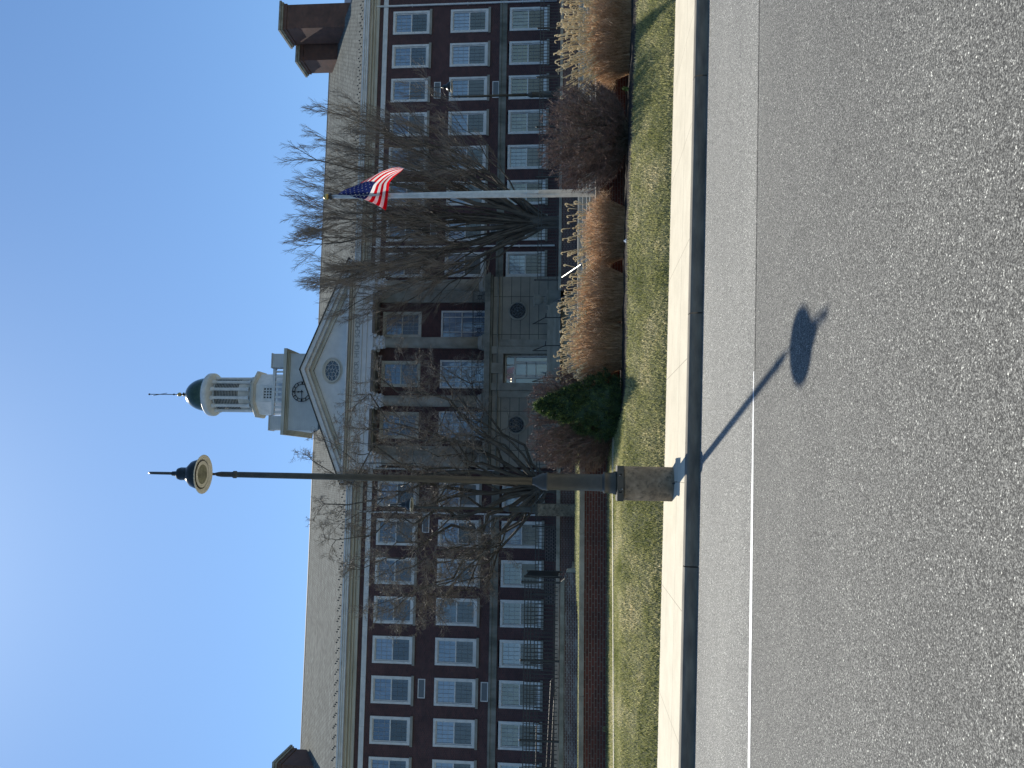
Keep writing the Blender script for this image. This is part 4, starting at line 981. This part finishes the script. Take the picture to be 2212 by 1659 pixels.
MB().tube([(0, 0, -.1), (0, 0, .3)], .06, 8).build('trunk', 'bark', ce)
# tall ornamental grasses: mound of fine brown blades, pale plumes curling to the left
def grasses(loc, rx, ry, hm, hp, label, seed, nb, npl, lean=-1):
    rng = random.Random(seed); t = thing('ornamental_grass', loc, label, 'grass clump', 'clumps of dry fountain grass'); m = MB()
    for k in range(nb):
        th = rng.uniform(0, 2*PI); rr = math.sqrt(rng.random()); bx, by = rx*.72*rr*math.cos(th), ry*.72*rr*math.sin(th)
        hh = hm*rng.uniform(.65, 1.12)*(1-.25*rr*rr); ox, oy = math.cos(th)*rng.uniform(.05, .3)*(.4+rr)+rng.gauss(0, .05), math.sin(th)*rng.uniform(.05, .28)*(.4+rr)+rng.gauss(0, .07)
        g = lambda w_: rng.gauss(0, w_)
        P = [Vector((bx, by, 0)), Vector((bx+ox*.35+g(.02), by+oy*.35, hh*.55)), Vector((bx+ox*.8+g(.07), by+oy*.8+g(.07), hh*rng.uniform(.8, 1.08))), Vector((bx+ox*1.2+g(.13), by+oy*1.2+g(.13), hh*rng.uniform(.5, 1.0)))]
        wd = rng.uniform(.0022, .0048); a = rng.uniform(0, PI); sv = Vector((math.cos(a)*wd, math.sin(a)*wd, 0)); i = len(m.V)
        for j, p in enumerate(P): f = (1, 1, .8, .15)[j]; m.V += [tuple(p-sv*f), tuple(p+sv*f)]
        for j in range(3): m.F.append((i+2*j, i+2*j+1, i+2*j+3, i+2*j+2)); m.I.append(0)
    m.build('blades', 'blade_brown', t)
    st, pl = MB(), MB()
    for k in range(npl):
        th = rng.uniform(0, 2*PI); rr = math.sqrt(rng.random()); bx, by = rx*.8*rr*math.cos(th), ry*.7*rr*math.sin(th); hh = lerp(hm*.95, hp, rng.random()**1.7)*(1-.12*rr)
        dx, dy = bx*.3+rng.gauss(0, .1)+lean*.17, rng.gauss(0, .12)-.04
        A = Vector((bx, by, hh*.35)); Bq = Vector((bx+dx*.5, by+dy*.5, hh*.75)); Cq = Vector((bx+dx, by+dy, hh))
        st.tube([A, Bq, Cq], .0032, 3, .0026, cap=False)
        cur = lean*rng.uniform(.012, .042) if rng.random() < .88 else -lean*.03; cy = rng.gauss(0, .03)
        ct = rng.uniform(.7, 1.3); n = 7; Pp = [Bq.lerp(Cq, rng.uniform(.3, .6)), Bq.lerp(Cq, .8)]+[Cq+Vector((cur*(1-math.cos(PI*i/n*ct)), cy*(i/n), abs(cur)*1.3*math.sin(PI*i/n*ct))) for i in range(n+1)]
        rd = rng.uniform(.0075, .0125)
        for j in range(len(Pp)-1):
            ra = rd*(.6+.9*math.sin(PI*min(1, (j+.5)/len(Pp)))); rb = rd*(.6+.9*math.sin(PI*min(1, (j+1.5)/len(Pp))))
            pl.tube([Pp[j], Pp[j+1]], ra, 5, rb, cap=False)
        for j in range(26):        # soft bristles
            p = Pp[rng.randrange(1, len(Pp))]+Vector((rng.gauss(0, .004), rng.gauss(0, .004), rng.gauss(0, .004))); d = Vector((rng.gauss(0, 1), rng.gauss(0, 1), rng.gauss(0, 1))).normalized()*rng.uniform(.014, .03); s = d.cross(Vector((1, .3, .2))).normalized()*.0012
            i = len(pl.V); pl.V += [tuple(p-s), tuple(p+s), tuple(p+d)]; pl.F.append((i, i+1, i+2)); pl.I.append(0)
    st.build('stalks', 'stalk', t); pl.build('plumes', 'plume', t)
grasses((10.75, 18.6, .62), 1.35, .6, 1.02, 1.92, 'widest clump of dry brown grass, at the right beyond the large leafless shrub', 41, 9500, 420)
grasses((5.75, 18.65, .76), .88, .55, .93, 1.58, 'clump of dry brown grass between the flagpole and the step handrail', 42, 6500, 85)
grasses((4.15, 18.6, .8), .78, .55, 1.0, 1.62, 'clump of dry brown grass with many plumes just left of the step handrail', 43, 6000, 150)
grasses((2.95, 18.6, .84), .76, .55, 1.08, 1.6, 'clump of dry brown grass beside the green cone', 44, 5600, 170)
# small tufts and litter
def tuft(loc, n, L, mat, label, cat, seed):
    rng = random.Random(seed); m = MB()
    for k in range(n):
        th = rng.uniform(0, 2*PI); tl = rng.uniform(.1, .7); l = L*rng.uniform(.6, 1.1); d = Vector((math.cos(th)*tl, math.sin(th)*tl, 1)).normalized(); s = Vector((-math.sin(th), math.cos(th), 0))*.006
        p = Vector((rng.gauss(0, .03), rng.gauss(0, .03), 0)); i = len(m.V); e = p+d*l*.6; e2 = e+Vector((d.x*.5, d.y*.5, .25))*l*.5
        m.V += [tuple(p-s), tuple(p+s), tuple(e+s), tuple(e-s), tuple(e2)]; m.F += [(i, i+1, i+2, i+3), (i+3, i+2, i+4)]; m.I += [0, 0]
    o = m.build('leaf_tuft', mat); o.location = loc; tag(o, label, cat, 'small leaf tufts')
tuft((9.3, 18.5, .67), 16, .24, 'green_tuft', 'small fresh green tuft of bulb leaves at the foot of the brick wall', 'plant', 1)
tuft((-5.95, 19.2, 1.12), 40, .22, 'straw', 'pale green grass tuft against the left garden wall', 'plant', 2)
m = MB(); rng = random.Random(4)
P = [(math.cos(t)*.05*rng.uniform(.7, 1.2), math.sin(t)*.04*rng.uniform(.7, 1.2), rng.uniform(0, .02)) for t in [k*PI/5 for k in range(10)]]
for k in range(10): m.quad(P[k], P[(k+1) % 10], (0, 0, .07))
o = m.build('litter', 'paper'); o.location = (5.0, 16.8, .83); tag(o, 'crumpled white scrap of litter at the edge of the planting bed', 'litter')
